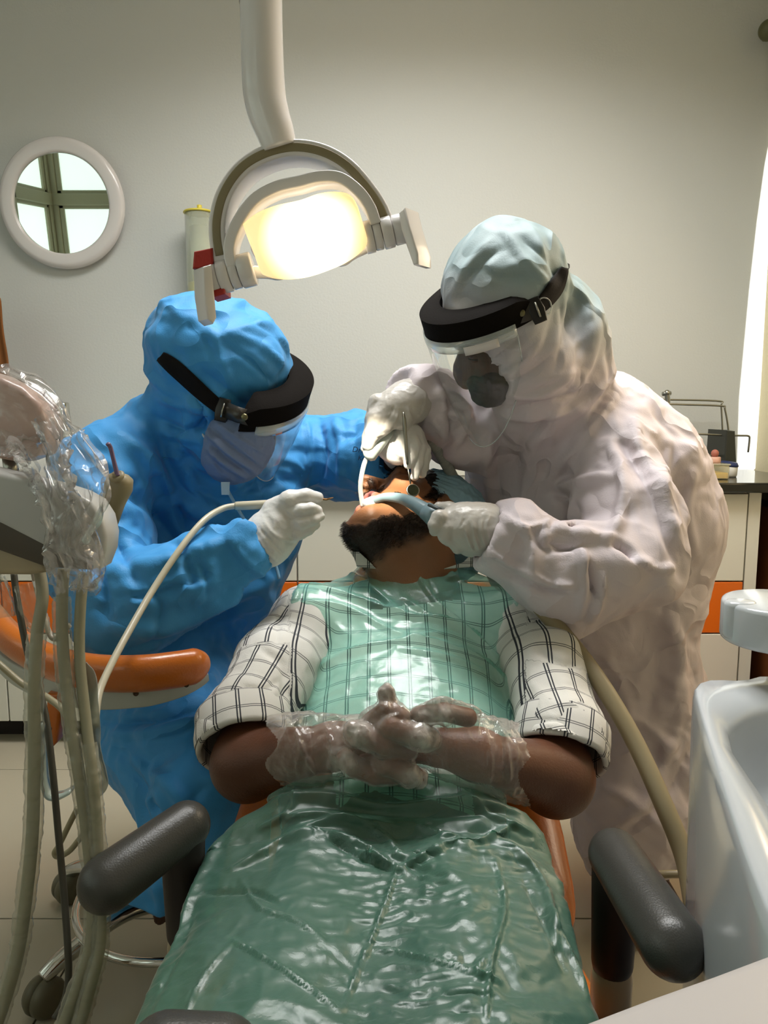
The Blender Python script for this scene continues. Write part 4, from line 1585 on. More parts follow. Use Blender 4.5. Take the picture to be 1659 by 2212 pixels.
# ear loop and skin triangle in front of the ear
# face mask with pleats
ms = SDF(W(500, 970, 1.42) - .14, W(500, 970, 1.42) + .14, .0025)
pell(ms, 512, 962, 1.465, 74, 86, 62, 35, 0)
pell(ms, 532, 925, 1.475, 52, 46, 56, 30, .03)
ms.cut(W(440, 930, 1.43), unit([-.9, .2, .25]), .004)
ms.cut(W(520, 905, 1.43), unit([.25, .0, .95]), .004)
mV, mF = ms.mesh(2)
MS = [([(455, 925), (500, 965), (560, 1010)], 5, -.006), ([(450, 955), (490, 990), (540, 1025)], 5, -.006), ([(448, 985), (480, 1015), (520, 1038)], 5, -.005),
      ([(462, 910), (520, 950), (580, 985)], 5, .003), ([(452, 940), (490, 978), (550, 1018)], 5, .004), ([(449, 970), (485, 1003), (530, 1032)], 5, .004), ([(446, 900), (452, 950), (462, 1010)], 4, .003)]
mV = cloth(mV, mF, MS, .002, 30, 61, .0008, 80)
mko = mk('face_mask', (mV, mF), M_mask, bd)
mk('ear_loop', tubepx([(426, 903, 1.495), (431, 920, 1.485), (438, 938, 1.47), (446, 950, 1.44)], 1.45, 2.4), mat('white elastic', 'c9c9c4', .6), mko)


# ---------------------------------------------------------------- gloved hand with the scaler (blue, near)
def glove(name, lists, parent, m, h=.0022, S=[], seed=3, amp=.0012, open_at=None, label=None, sc=34):
    s = hand(lists, h=h)
    V, F = s.mesh(1)
    if open_at is not None:
        c, n = open_at
        ce = V[F].mean(1)
        F = F[((ce - c) @ unit(n)) > 0]
    V = cloth(V, F, S, amp, sc, seed, .0005, 90)
    o = mk(name, (V, F), m, parent)
    if label: o['label'] = label
    return o


Yg = 1.34
g1 = [
    ([(548, 1195, 1.335, 40), (580, 1160, 1.335, 50), (604, 1128, 1.337, 46)], .02),
    ([(575, 1175, 1.34, 46), (612, 1142, 1.34, 38)], .02),
    ([(598, 1104, 1.335, 32), (626, 1080, 1.32, 20), (662, 1071, 1.322, 14.5), (686, 1075, 1.33, 12)], .006),      # index along the pen
    ([(622, 1112, 1.325, 20), (650, 1102, 1.308, 14.5), (673, 1099, 1.308, 13), (686, 1103, 1.318, 11)], .0025),
    ([(626, 1134, 1.325, 20), (652, 1130, 1.306, 14.5), (677, 1122, 1.308, 12.5), (691, 1115, 1.318, 10)], .0025),
    ([(622, 1155, 1.33, 19), (646, 1153, 1.312, 13.5), (668, 1143, 1.314, 12), (682, 1133, 1.322, 9.5)], .0025),
    ([(590, 1110, 1.36, 26), (640, 1085, 1.375, 16), (672, 1080, 1.365, 12)], .006),                           # thumb behind the pen
]
glove('glove', g1, bd, M_glove, S=[([(560, 1140), (590, 1175), (620, 1205)], 4, -.0018), ([(548, 1150), (575, 1190), (600, 1215)], 3, .0022), ([(572, 1130), (600, 1160), (640, 1170)], 4, .0014),
                                   ([(536, 1155), (560, 1200), (585, 1222)], 3, .003), ([(610, 1095), (630, 1110), (640, 1125)], 4, .0016)], seed=5)
# the other hand, holding the mouth mirror above the cheek
Ym = 1.44
g2_ = [
    ([(862, 985, 1.60, 32), (850, 955, 1.52, 36), (868, 938, 1.46, 34)], .02),
    ([(842, 938, 1.47, 26), (850, 965, 1.46, 30), (862, 980, 1.45, 24)], .015),
    ([(880, 935, 1.45, 24), (893, 960, 1.435, 15), (887, 985, 1.43, 13), (882, 1003, 1.43, 10)], .007),          # index
    ([(892, 938, 1.46, 22), (906, 965, 1.45, 14), (902, 1000, 1.44, 12), (896, 1030, 1.44, 9)], .005),
    ([(898, 945, 1.47, 20), (916, 972, 1.465, 13), (914, 1000, 1.46, 11), (912, 1024, 1.455, 9)], .005),
    ([(895, 950, 1.48, 18), (920, 985, 1.48, 11), (918, 1010, 1.475, 9)], .005),
    ([(845, 950, 1.455, 22), (862, 968, 1.435, 14), (870, 980, 1.43, 11)], .006),                              # thumb
]
glove('glove', g2_, bd, M_glove, S=[([(838, 930), (842, 955), (850, 980)], 3, .002), ([(848, 925), (852, 950), (860, 975)], 3, -.002), ([(856, 925), (862, 945), (872, 965)], 2.5, .0018), ([(900, 950), (905, 980), (903, 1010)], 3, .001)], seed=8)

# ================================================================ PERSON IN THE WHITE GOWN (standing, right)
def white_shape(s, g=0, body=False):
    def A(l, k=.03, flat=None): pth(s, [(a, b, c, d - g) for a, b, c, d in l], k, flat)
    if not body:
        pell(s, 1092, 628, 1.43, 122, 128, 112, -12, 0)
        pell(s, 1040, 690, 1.43, 66, 62, 66, 0, .03)
        A([(1088, 520, 1.43, 30), (1110, 560, 1.43, 70)], .03)
        A([(1150, 560, 1.44, 50), (1170, 622, 1.46, 54)], .03)
        A([(1222, 664, 1.50, 62), (1233, 730, 1.50, 74), (1238, 790, 1.50, 74)], .03)
        A([(1110, 720, 1.43, 92), (1150, 790, 1.46, 92), (1180, 850, 1.52, 90)], .03)
        A([(1105, 840, 1.46, 50), (1130, 880, 1.52, 60)], .03)
    else:
        pell(s, 1100, 655, 1.44, 96, 96, 88, -18, 0)
        pell(s, 1068, 760, 1.43, 68, 86, 62, -20, .03)
        A([(1130, 760, 1.48, 70), (1220, 880, 1.58, 80)], .03)
        pell(s, 1012, 800, 1.43, 34, 42, 34, 0, .02)
    A([(1200, 900, 1.60, 120), (1250, 960, 1.66, 150), (1270, 1120, 1.70, 185)], .06)
    A([(1100, 960, 1.70, 88), (1110, 1050, 1.72, 92), (1150, 1180, 1.72, 110)], .05)
    A([(1330, 940, 1.58, 92), (1410, 1010, 1.60, 92), (1440, 1130, 1.62, 98), (1420, 1280, 1.64, 105)], .06)
    A([(1270, 1120, 1.70, 180), (1310, 1300, 1.70, 165), (1370, 1450, 1.68, 128), (1375, 1600, 1.66, 126), (1372, 1720, 1.62, 120), (1360, 1800, 1.60, 100)], .06)
    A([(1340, 1780, 1.60, 92), (1345, 2000, 1.58, 62), (1345, 2200, 1.55, 58)], .04)
    A([(1400, 1780, 1.64, 88), (1415, 1950, 1.64, 62), (1405, 2150, 1.62, 56)], .04)
    # near arm
    A([(1325, 985, 1.50, 88), (1352, 1110, 1.40, 96), (1372, 1215, 1.34, 92)], .04)
    A([(1372, 1215, 1.34, 92), (1290, 1230, 1.30, 92), (1200, 1215, 1.28, 84), (1130, 1190, 1.28, 66), (1098, 1165, 1.28, 54)], .03)
    if not body:
        A([(1240, 1270, 1.30, 84), (1190, 1235, 1.28, 78)], .03)
        A([(1230, 1320, 1.30, 42), (1310, 1290, 1.33, 50)], .03)
        A([(1120, 1150, 1.28, 66), (1092, 1165, 1.28, 70), (1078, 1178, 1.28, 56)], .02)
    # far arm
    A([(1080, 965, 1.68, 80), (1000, 930, 1.60, 72), (930, 872, 1.52, 62), (893, 850, 1.50, 50)], .03)
    if not body: A([(900, 850, 1.50, 54), (868, 842, 1.49, 44)], .02)


wh = SDF((.0, 1.08, .10), (.86, 1.96, 1.62), .0055)
white_shape(wh)
pell(wh, 1012, 826, 1.40, 66, 80, 100, -12, .012, 's')
c1 = W(1074, 1163, 1.28); d1 = unit(W(1076, 1165, 1.28) - W(1200, 1215, 1.28))
wh.cap(c1 + d1 * .056, c1 + d1 * .16, .064, .10, .003, 's')
c2 = W(868, 842, 1.49); d2 = unit(W(885, 848, 1.50) - W(960, 900, 1.56))
wh.cap(c2 + d2 * .054, c2 + d2 * .12, .060, .08, .003, 's')
wV, wF = wh.mesh(2)
WS = [
    ([(1330, 850), (1250, 960), (1200, 1020), (1180, 1060)], 14, .012), ([(1180, 900), (1130, 960), (1100, 1020)], 12, -.010), ([(1370, 900), (1380, 980), (1440, 1060)], 14, .010),
    ([(1330, 930), (1390, 1030), (1440, 1150), (1470, 1250)], 13, -.012), ([(1320, 960), (1350, 1060), (1320, 1160)], 12, .014), ([(1200, 1050), (1270, 1040), (1330, 1030)], 12, .016),
    ([(1200, 1060), (1240, 1100), (1230, 1150)], 14, -.016), ([(1210, 1140), (1280, 1160), (1330, 1170)], 12, .013), ([(1320, 1172), (1350, 1185), (1372, 1208)], 8, -.022),
    ([(1380, 1210), (1420, 1230), (1460, 1225)], 9, .010), ([(1170, 1170), (1210, 1180), (1250, 1180)], 9, -.011), ([(1250, 1180), (1262, 1240), (1250, 1330)], 10, .012),
    ([(1270, 1215), (1275, 1260), (1290, 1290)], 8, -.016), ([(1300, 1240), (1290, 1300), (1270, 1345)], 9, .012), ([(1120, 1130), (1150, 1180), (1150, 1230)], 8, .010),
    ([(1150, 1170), (1190, 1190), (1260, 1180)], 7, -.010), ([(1060, 1190), (1130, 1230), (1190, 1260), (1240, 1265)], 8, .010), ([(1100, 1240), (1170, 1270), (1230, 1280)], 9, -.010),
    ([(1185, 1120), (1175, 1160), (1200, 1200)], 8, .008), ([(1080, 1110), (1120, 1140), (1175, 1135)], 8, .008),
    ([(1500, 1000), (1480, 1100), (1500, 1200)], 14, .009), ([(1440, 960), (1430, 1060), (1465, 1180)], 12, .011), ([(1380, 1330), (1420, 1420), (1400, 1560)], 18, -.010),
    ([(1300, 1400), (1350, 1500), (1360, 1650)], 16, .010), ([(1440, 1330), (1470, 1420), (1440, 1540)], 16, .010), ([(1250, 1420), (1290, 1540), (1280, 1700)], 15, -.009),
    ([(1480, 1480), (1450, 1600), (1400, 1720), (1330, 1790)], 14, .012), ([(1500, 1600), (1440, 1720), (1350, 1800)], 12, -.010), ([(1310, 1700), (1380, 1740), (1440, 1800)], 12, .009),
    ([(1400, 1850), (1380, 1950), (1400, 2050)], 12, -.009), ([(1430, 1820), (1450, 1850), (1480, 1870)], 10, .008),
    # hood
    ([(1085, 500), (1130, 560), (1190, 620)], 8, .007), ([(1060, 520), (1010, 580), (980, 640)], 9, .006), ([(1120, 510), (1180, 560), (1205, 610)], 8, -.006), ([(1040, 580), (1080, 600), (1150, 590)], 10, -.006),
    ([(1000, 620), (1050, 560), (1080, 540)], 8, -.006), ([(1230, 610), (1270, 680), (1260, 780)], 11, .010), ([(1210, 640), (1220, 720), (1200, 800)], 11, -.008), ([(1290, 680), (1270, 780), (1220, 860)], 12, .010),
    ([(1170, 720), (1140, 770), (1100, 800)], 7, .005), ([(1200, 760), (1150, 800), (1092, 830)], 7, -.006), ([(1240, 800), (1170, 850), (1090, 850)], 8, .009), ([(1250, 840), (1180, 870), (1100, 880)], 8, -.010),
    ([(1120, 730), (1085, 760), (1065, 775)], 5, -.005), ([(1100, 715), (1060, 740), (1040, 755)], 5, .005), ([(1310, 830), (1240, 880), (1160, 900), (1070, 890)], 9, .009),
    ([(1310, 750), (1320, 820), (1290, 880)], 10, -.008),
    ([(1012, 735), (1020, 762)], 3.2, 0.003),
    ([(1025, 740), (1032, 765)], 3.2, -0.003),
    ([(1040, 742), (1043, 770)], 3.2, 0.003),
    ([(1055, 750), (1053, 778)], 3.2, -0.003),
    ([(1072, 765), (1062, 788)], 3.2, 0.003),
    ([(1085, 782), (1070, 800)], 3.2, -0.003),
    ([(1095, 800), (1076, 815)], 3.2, 0.003),
    ([(1102, 820), (1080, 830)], 3.2, -0.003),
    ([(1108, 840), (1083, 846)], 3.2, 0.003),

    # far sleeve
    ([(940, 830), (960, 880), (1000, 900)], 9, .010), ([(900, 850), (910, 900), (900, 930)], 8, -.008), ([(965, 870), (975, 930), (950, 985)], 9, -.013), ([(1000, 880), (1000, 930), (970, 980)], 8, .012), ([(920, 860), (970, 850), (1020, 900)], 8, .010),
    ([(930, 900), (960, 940), (960, 980)], 7, .008),
    ([(1060, 930), (1050, 1000), (1060, 1090)], 10, .009), ([(1085, 930), (1075, 1010), (1085, 1090)], 8, -.006),
]
wV = cloth(wV, wF, WS, .013, 6.0, 71, .0042, 19, sharp=1.2)
wb = SDF((.02, 1.10, .0), (.84, 1.94, 1.58), .009)
white_shape(wb, 34, True)
xV, xF = wb.mesh(2)
wp = mk('person', (xV, xF), M_skin_d, loc=(.52, 1.58, 0))
tag(wp, 'standing person in a white hooded gown and black mask, bending in from the right', 'person')
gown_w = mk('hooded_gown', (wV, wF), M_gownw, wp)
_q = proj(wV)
_hoodshade = np.clip((760 + .25 * (_q[:, 0] - 1100) - _q[:, 1]) / 160, 0, 1)[:, None]      # cool grey shade put into the colour of the hood
attr(gown_w, 'tint', np.array(hexc('ddd2d6')) * (1 - _hoodshade) + np.array(hexc('9db0b3')) * _hoodshade)
solid(gown_w, .0025, 1)
# the strip of face between hood and mask: brow, eye and cheek in profile
fs = SDF(W(1040, 790, 1.43) - .13, W(1040, 790, 1.43) + .13, .0022)
pell(fs, 1062, 785, 1.425, 56, 60, 50, -22, 0)
pth(fs, [(1004, 748, 1.41, 14), (1018, 764, 1.41, 15)], .014)
pth(fs, [(1024, 782, 1.41, 9), (1016, 800, 1.41, 9)], .012)
pell(fs, 1018, 772, 1.375, 9, 7, 8, 0, .006, 's')
pell(fs, 1024, 774, 1.392, 9, 7, 8, 0, .004)
fs.cut(W(1100, 780, 1.43), (1, 0, 0), .004)
fV, fF = fs.mesh(2)
face = mk('face', (fV, fF), M_skin_d, wp)
pb_ = mk('eyebrow', tubepx([(996, 752, 1.362), (1012, 752, 1.352), (1030, 760, 1.345)], 1.36, 3.5), mat('black hair', '130b08', .5), face)
mk('eyelid', tubepx([(1012, 775, 1.362), (1022, 778, 1.355), (1032, 777, 1.352)], 1.36, 1.6), mat('black hair', '130b08', .5), face)
bm_ = SDF(W(1040, 830, 1.42) - .12, W(1040, 830, 1.42) + .12, .0022)
pell(bm_, 1062, 836, 1.42, 40, 40, 56, -12, 0)
pth(bm_, [(1014, 806, 1.415, 8), (1022, 818, 1.415, 13), (1034, 845, 1.42, 15), (1050, 856, 1.42, 18)], .012)
pth(bm_, [(1036, 858, 1.42, 9), (1060, 862, 1.42, 12)], .01)
bm_.cut(W(1108, 830, 1.42), (1, 0, 0), .004)
kV, kF = bm_.mesh(2)
kV = cloth(kV, kF, [([(1025, 820), (1060, 835), (1090, 840)], 4, -.002), ([(1020, 845), (1050, 855), (1080, 862)], 4, .002)], .002, 30, 81)
mk('face_mask', (kV, kF), M_maskb, wp)

# upper hand with the saliva ejector
g3 = [
    ([(905, 850, 1.49, 36), (885, 868, 1.47, 42), (862, 880, 1.45, 40)], .02),
    ([(870, 875, 1.45, 40), (850, 880, 1.44, 34)], .02),
    ([(835, 885, 1.43, 27), (815, 905, 1.42, 20), (808, 935, 1.415, 17), (796, 962, 1.415, 13)], .008),       # index down the handle
    ([(815, 870, 1.44, 20), (804, 905, 1.43, 14), (796, 945, 1.43, 12), (790, 968, 1.43, 10)], .006),
    ([(868, 905, 1.43, 26), (848, 905, 1.42, 18), (832, 922, 1.415, 14), (826, 932, 1.415, 11)], .007),        # thumb
    ([(850, 925, 1.46, 18), (830, 950, 1.455, 13), (816, 970, 1.45, 10)], .005),
    ([(845, 935, 1.475, 15), (828, 965, 1.47, 11), (818, 973, 1.47, 9)], .005),
]
glove('glove', g3, wp, M_glove2, S=[([(850, 880), (845, 895), (838, 905)], 2.5, -.002), ([(860, 885), (858, 900), (850, 915)], 2.5, .002), ([(880, 880), (885, 895), (890, 905)], 3, .002), ([(835, 890), (828, 910), (818, 940)], 3, .001)], seed=12)
# lower hand with the suction handle
g4 = [
    ([(1080, 1140, 1.28, 42), (1045, 1140, 1.28, 48), (1010, 1135, 1.28, 46)], .02),
    ([(1040, 1155, 1.28, 44), (1005, 1140, 1.28, 42), (985, 1125, 1.285, 30)], .02),
    ([(975, 1125, 1.275, 26), (950, 1120, 1.265, 18), (940, 1135, 1.26, 14), (938, 1147, 1.262, 11)], .006),
    ([(985, 1140, 1.27, 24), (966, 1142, 1.26, 17), (962, 1160, 1.258, 14), (968, 1170, 1.26, 11)], .005),
    ([(1005, 1160, 1.275, 24), (985, 1170, 1.265, 16), (988, 1185, 1.268, 12)], .005),
    ([(1025, 1170, 1.28, 22), (1010, 1186, 1.275, 14), (1020, 1192, 1.28, 11)], .005),
    ([(1000, 1115, 1.30, 24), (970, 1100, 1.32, 15), (948, 1095, 1.33, 11)], .006),
]
glove('glove', g4, wp, M_glove2, S=[([(1005, 1145), (1012, 1165), (1022, 1188)], 2.5, .0035), ([(1022, 1130), (1026, 1160), (1036, 1188)], 2.5, .0035), ([(1040, 1125), (1040, 1155), (1050, 1180)], 2.5, .0035),
                                    ([(1058, 1115), (1050, 1140), (1058, 1170)], 2.5, .003), ([(1005, 1120), (1000, 1128), (995, 1138)], 3, -.0015), ([(1030, 1145), (1034, 1165), (1040, 1180)], 2, -.002)], seed=15)


# ---------------------------------------------------------------- face shields
M_foam = mat('black foam', '0f0b08', .9, spec=.12, bump=.0006, bscale=400)
M_strap = mat('black elastic strap', '130e0c', .8, spec=.2, bump=.0004, bscale=600)
M_visor = film('clear visor', 'dfe6e6', .02, .05, .26, .00002, 5)
M_visrim = film('clear visor rim', 'dfe6e6', .25, .08, .4, .00005, 5)
M_rivet = mat('brass rivet', '6f6a4c', .3, .8)
M_label = mat('white label', 'cfcac8', .5)


def shield(label, c, a, b, dn, f0, f1, foam_h, foam_t, strap_h, vis_len, vis_f, cone=0.0, cat='face shield', side_lbl=None, taper=None, buckle=None, tip=0, strap=None):
    """ring c + a cos t + b sin t (a = forwards, b = towards the photographer), dn = down the face"""
    t = thing('face_shield', label, cat, tuple(c))
    a = np.asarray(a, float); b = np.asarray(b, float); dn = unit(dn)

    def ring(f, k=1.0, d=0.0):
        return c + (a * math.cos(f) + b * math.sin(f)) * k + dn * d
    # foam bumper: inner and outer wall and top
    G = []
    fs_ = np.linspace(f0, f1, 49)
    for f in fs_:
        e = min(1, (min(f - f0, f1 - f) / R(16)) ** .6 + .15) if f0 < f < f1 else .15
        th = foam_t * e
        kk = [1.0, 1.0, 1.0 - th * .3, 1 - th, 1 - th]
        dd = [foam_h * .5, -foam_h * .38 * e, -foam_h * .5 * e, -foam_h * .5 * e, foam_h * .5]
        G.append([ring(f, k_, d_) for k_, d_ in zip(kk, dd)] + [ring(f, 1.0, foam_h * .5)])
    mk('foam_band', gridsurf(np.array(G)), M_foam, t, auto=50)
    G = []
    for f in np.linspace(f1 - R(8), f0 + 2 * math.pi + R(8), 49):
        G.append([ring(f, 1.0, -strap_h / 2), ring(f, 1.0, strap_h / 2)])
    o = mk('strap', strap if strap is not None else gridsurf(np.array(G)), M_strap, t); solid(o, .002, 0)
    # plastic rim below the foam and the visor sheet
    G = [[ring(f, 1.012, foam_h * .30), ring(f, 1.02, foam_h * .55), ring(f, 1.012, foam_h * .74)] for f in np.linspace(vis_f[0], vis_f[1], 65)]
    o = mk('visor_rim', gridsurf(np.array(G)), M_visrim, t); solid(o, .0025, 0)
    G = []
    n = 65
    for i, f in enumerate(np.linspace(vis_f[0], vis_f[1], n)):
        u = i / (n - 1)
        w = abs(2 * u - 1)
        L = vis_len * (1 - .62 * max(0, (w - .25) / .75) ** 2.2)
        row = []
        for j in range(22):
            v = j / 21
            row.append(ring(f, 1.015 - cone * v * v, foam_h * .6 + v * L))
        G.append(row)
    G = np.array(G)
    o = mk('visor', gridsurf(G), M_visor, t)
    eg = np.concatenate([G[0, 1:], G[1:-1, -1], G[-1, 1:][::-1]])
    mk('visor_edge', sweep(eg, .0013, 6), M_visrim, t)
    if buckle:
        for bf in buckle:
            p = ring(bf, 1.03, .006); n_ = unit(a * math.cos(bf) + b * math.sin(bf))
            Fm = frame(n_, dn)
            mk('buckle', joing(prism([(-.024, -.010), (.024, -.010), (.027, .0), (.024, .010), (-.024, .010), (-.027, 0)], .006, p, Fm, .002)), mat('black plastic', '14110f', .4), t)
            mk('buckle_bar', sweep([p + n_ * .004 - dn * .014, p + n_ * .004 + dn * .014], .0022, 8), M_steel, t)
            s_ = -1 if bf > 0 else 1
            for k_ in (1, 2):
                f_ = bf + s_ * R(9 + 8 * (k_ - 1))
                n2 = unit(a * math.cos(f_) + b * math.sin(f_))
                mk('rivet', ball(ring(f_, 1.035, foam_h * .45), (.0062, .0062, .003), 14, 8, frame(n2)), M_rivet, t)
            # translucent side arm
            G = [[ring(f_, 1.02, foam_h * .22), ring(f_, 1.025, foam_h * .72)] for f_ in np.linspace(bf - s_ * R(3), bf + s_ * R(34), 12)]
            o = mk('side_arm', gridsurf(np.array(G)), mat('smoked plastic arm', '3a342c', .3), t); solid(o, .002)
    if side_lbl:
        fa, fb = side_lbl
        G = [[ring(f_, 1.04, foam_h * .50), ring(f_, 1.04, foam_h * .82)] for f_ in np.linspace(fa, fb, 10)]
        o = mk('label_tag', gridsurf(np.array(G)), M_label, t); solid(o, .0008)
    return t


# blue's shield
def hardware(t, V, bpos, rpos, ang, side, lab=None):
    fo_ = [o_ for o_ in t.children if o_.name.startswith('foam_band')][0]
    V = np.concatenate([V, np.array([v.co[:] for v in fo_.data.vertices]) + ORG[t]])
    bp_ = onto(*bpos, V, .010, 12)
    dd = unit([math.cos(R(ang)), 0, -math.sin(R(ang))]); Fm = frame([0, -1, .1], dd)
    mk('buckle', prism([(-.012, -.022), (.010, -.022), (.014, 0), (.010, .022), (-.012, .022), (-.015, 0)], .006, bp_, Fm, .003), mat('black plastic', '14110f', .35), t)
    mk('buckle_bar', sweep([bp_ + [0, -.005, 0] - Fm[:, 1] * .013, bp_ + [0, -.005, 0] + Fm[:, 1] * .013], .002, 8), M_steel, t)
    P_ = [onto(a, b, V, .007, 14) for a, b in side]
    o_ = mk('side_arm', sweep(smooth_path(P_, 6), 1.0, sec=sect_(.0022, .014), hint=(0, 1, 0)), mat('smoked plastic arm', '2c2720', .28), t)
    for a, b in rpos:
        p_ = onto(a, b, V, .011, 14)
        mk('rivet', ball(p_, (.0062, .003, .0062), 16, 8), M_rivet, t)


def sect_(w, h):
    return [(w, h), (-w, h), (-w, -h), (w, -h)]


cb = W(515, 822, 1.50)
ab = W(672, 846, 1.53) - cb
bb_ = W(498, 902, 1.385) - cb
dnb = unit(np.cross(ab, bb_))
if dnb[2] > 0: dnb = -dnb
dnb = unit(dnb + .10 * np.array([-1, 0, 0]))
shb = shield('clear face shield with black foam headband worn over the blue hood', cb, ab, bb_, dnb, R(-100), R(82), .058, .36, .026, .165, (R(-85), R(70)), cone=.16, strap=strip_on([(520, 902), (480, 884), (440, 852), (400, 815), (366, 785), (348, 771)], np.concatenate([bV, mV]), [13, 15, 17, 17, 12], .005, tail=[W(334, 765, 1.50), W(326, 752, 1.56), W(345, 730, 1.66), W(430, 710, 1.72)]))
hardware(shb, np.concatenate([bV, mV]), (482, 886), [(502, 893), (528, 901)], 14, [(485, 884), (515, 896), (548, 905), (580, 908)], None)
# white's shield
cw = W(1062, 640, 1.44)
aw = W(912, 702, 1.42) - cw
bw_ = W(1085, 692, 1.305) - cw
dnw = unit(np.cross(aw, bw_))
if dnw[2] > 0: dnw = -dnw
sw = shield('clear face shield with black foam headband worn over the white hood', cw, aw, bw_, dnw, R(-95), R(116), .048, .30, .028, .215, (R(-85), R(98)), cone=.20, side_lbl=(R(58), R(84)), strap=strip_on([(1120, 684), (1158, 668), (1182, 646), (1200, 622), (1212, 598), (1220, 580)], wV, [14, 15, 17, 18, 14, 8], .006, tail=[W(1224, 574, 1.48), W(1216, 566, 1.56), W(1150, 560, 1.60), W(1060, 600, 1.58)]))
hardware(sw, wV, (1160, 670), [(1101, 688), (1127, 676)], -22, [(1160, 668), (1130, 678), (1098, 690), (1070, 698)], None)
mk('strap_ring', sweep([onto(1175 + 16 * math.cos(a), 663 + 20 * math.sin(a), wV, .006, 12) for a in np.linspace(0, 2 * math.pi, 30)], .0013, 8), M_visrim, sw)

# dark shoes under the gowns
M_shoe = mat('black shoe leather', '1a1614', .45)
for par, l in ((bd, [(440, 2040, 1.40), (600, 2010, 1.52)]), (wp, [(1345, 2215, 1.56), (1405, 2165, 1.63)])):
    for (a, b, c) in l:
        g_ = W(a, b, c); g_[2] = 0
        s_ = SDF(g_ + [-.09, -.14, -.01], g_ + [.09, .14, .13], .005)
        s_.cap(g_ + [0, .05, .035], g_ + [0, -.06, .028], .034, .036, .02).cap(g_ + [0, .055, .04], g_ + [0, .055, .09], .034, .03, .02)
        s_.cut(g_ + [0, 0, .002], (0, 0, -1))
        mk('shoe', s_.mesh(1), M_shoe, par)

# handwriting in dark ink on the far blue sleeve
def ink(txt, px, py, size, V, parent):
    cu_ = bpy.data.curves.new('ink', 'FONT'); cu_.body = txt; cu_.size = 1; cu_.resolution_u = 2; cu_.shear = .25
    to = bpy.data.objects.new('ink', cu_); C.objects.link(to)
    dg = bpy.context.evaluated_depsgraph_get()
    me = bpy.data.meshes.new_from_object(to.evaluated_get(dg))
    bpy.data.objects.remove(to)
    P_ = [onto(px + v.co.x * size, py - v.co.y * size + v.co.x * 1.2, V, .008, 12) for v in me.vertices]
    if P_:
        ym = float(np.median([p[1] for p in P_]))
        pts_ = [W(px + v.co.x * size, py - v.co.y * size + v.co.x * 1.2, p[1]) for v, p in zip(me.vertices, P_)]
        mk('handwriting', (np.array(pts_), [list(f.vertices) for f in me.polygons]), mat('dark ink', '14203c', .7), parent, smooth=False)


ink('Dr. Jain', 760, 976, 17, bV, gown_b)
ink('Kul', 772, 994, 15, bV, gown_b)
# ================================================================ DENTAL CHAIR
M_orl = mat('orange vinyl', 'b5611c', .28, coat=.25, bump=.0004, bscale=260, var=.08, vscale=10)
M_arm = mat('dark grey rubbery plastic', '3b3a36', .33, bump=.0003, bscale=500, var=.05)
M_armd = mat('dark brown plastic', '1d1210', .5)
M_cream = mat('cream plastic', 'a99a7e', .35)
M_beige = mat('beige hose', '8f866a', .42, bump=.0004, bscale=80, var=.08, vscale=20)
chair = thing('dental_chair', 'reclined orange dental chair under the patient, with dark grey armrests', 'dental chair', (0, .9, 0))


def cushion(path, wid, thick, seg=14, edge=.45, hint=(1, 0, 0)):
    P = smooth_path([np.array(p, float) for p in path], 6)
    a = np.linspace(0, 2 * np.pi, 40, endpoint=False)
    sec = np.stack([np.sign(np.cos(a)) * np.abs(np.cos(a)) ** edge, np.sign(np.sin(a)) * np.abs(np.sin(a)) ** .75], 1)
    T = np.gradient(P, axis=0); T /= np.linalg.norm(T, axis=1)[:, None]
    m = len(P); V = []
    wd = np.interp(np.linspace(0, 1, m), np.linspace(0, 1, len(wid)), wid)
    for i in range(m):
        x = np.array(hint, float); y = np.cross(T[i], x)
        e = min(1, (min(i, m - 1 - i) + .5) / 3.0) ** .5
        V.append(P[i] + (sec[:, :1] * x * wd[i] * (.9 + .1 * e) + sec[:, 1:] * y * thick * e))
    V = np.concatenate(V); n = 40; F = []
    for i in range(m - 1):
        for j in range(n):
            k = (j + 1) % n
            F.append([i * n + j, i * n + k, (i + 1) * n + k, (i + 1) * n + j])
    F.append(list(range(n))[::-1]); F.append([(m - 1) * n + j for j in range(n)])
    return V, F


mk('backrest', cushion([(.015, .98, .40), (.02, 1.12, .455), (.03, 1.28, .53), (.04, 1.42, .61)], [.262, .262, .25, .21], .032), M_orl, chair)
mk('seat', cushion([(.01, .95, .385), (.01, .75, .36), (.01, .5, .365), (.01, .36, .35)], [.262, .262, .25, .23], .036), M_orl, chair)
mk('leg_rest', cushion([(.01, .36, .34), (.01, .27, .22), (.01, .2, .10)], [.22, .21, .19], .03), M_orl, chair)
mk('back_shell', cushion([(.015, 1.0, .36), (.02, 1.12, .405), (.03, 1.28, .48), (.04, 1.42, .56)], [.24, .24, .23, .19], .022), M_white, chair)
hc0 = HO + HM @ np.array([0, -.105, -.005])
mk('headrest', cushion([(.05, 1.50, .72), (.055, 1.56, .77), (.06, 1.62, .80)], [.10, .12, .10], .035), M_orl, chair)
mk('headrest_bar', sweep([(.045, 1.40, .60), (.05, 1.50, .68), (.055, 1.56, .74)], .014, 12), M_chrome, chair)
mk('base', box((.01, .85, .05), (.40, .66, .10), .04, 3), M_white, chair)
mk('lift_column', box((.01, .85, .21), (.22, .34, .26), .03, 3), M_white, chair)


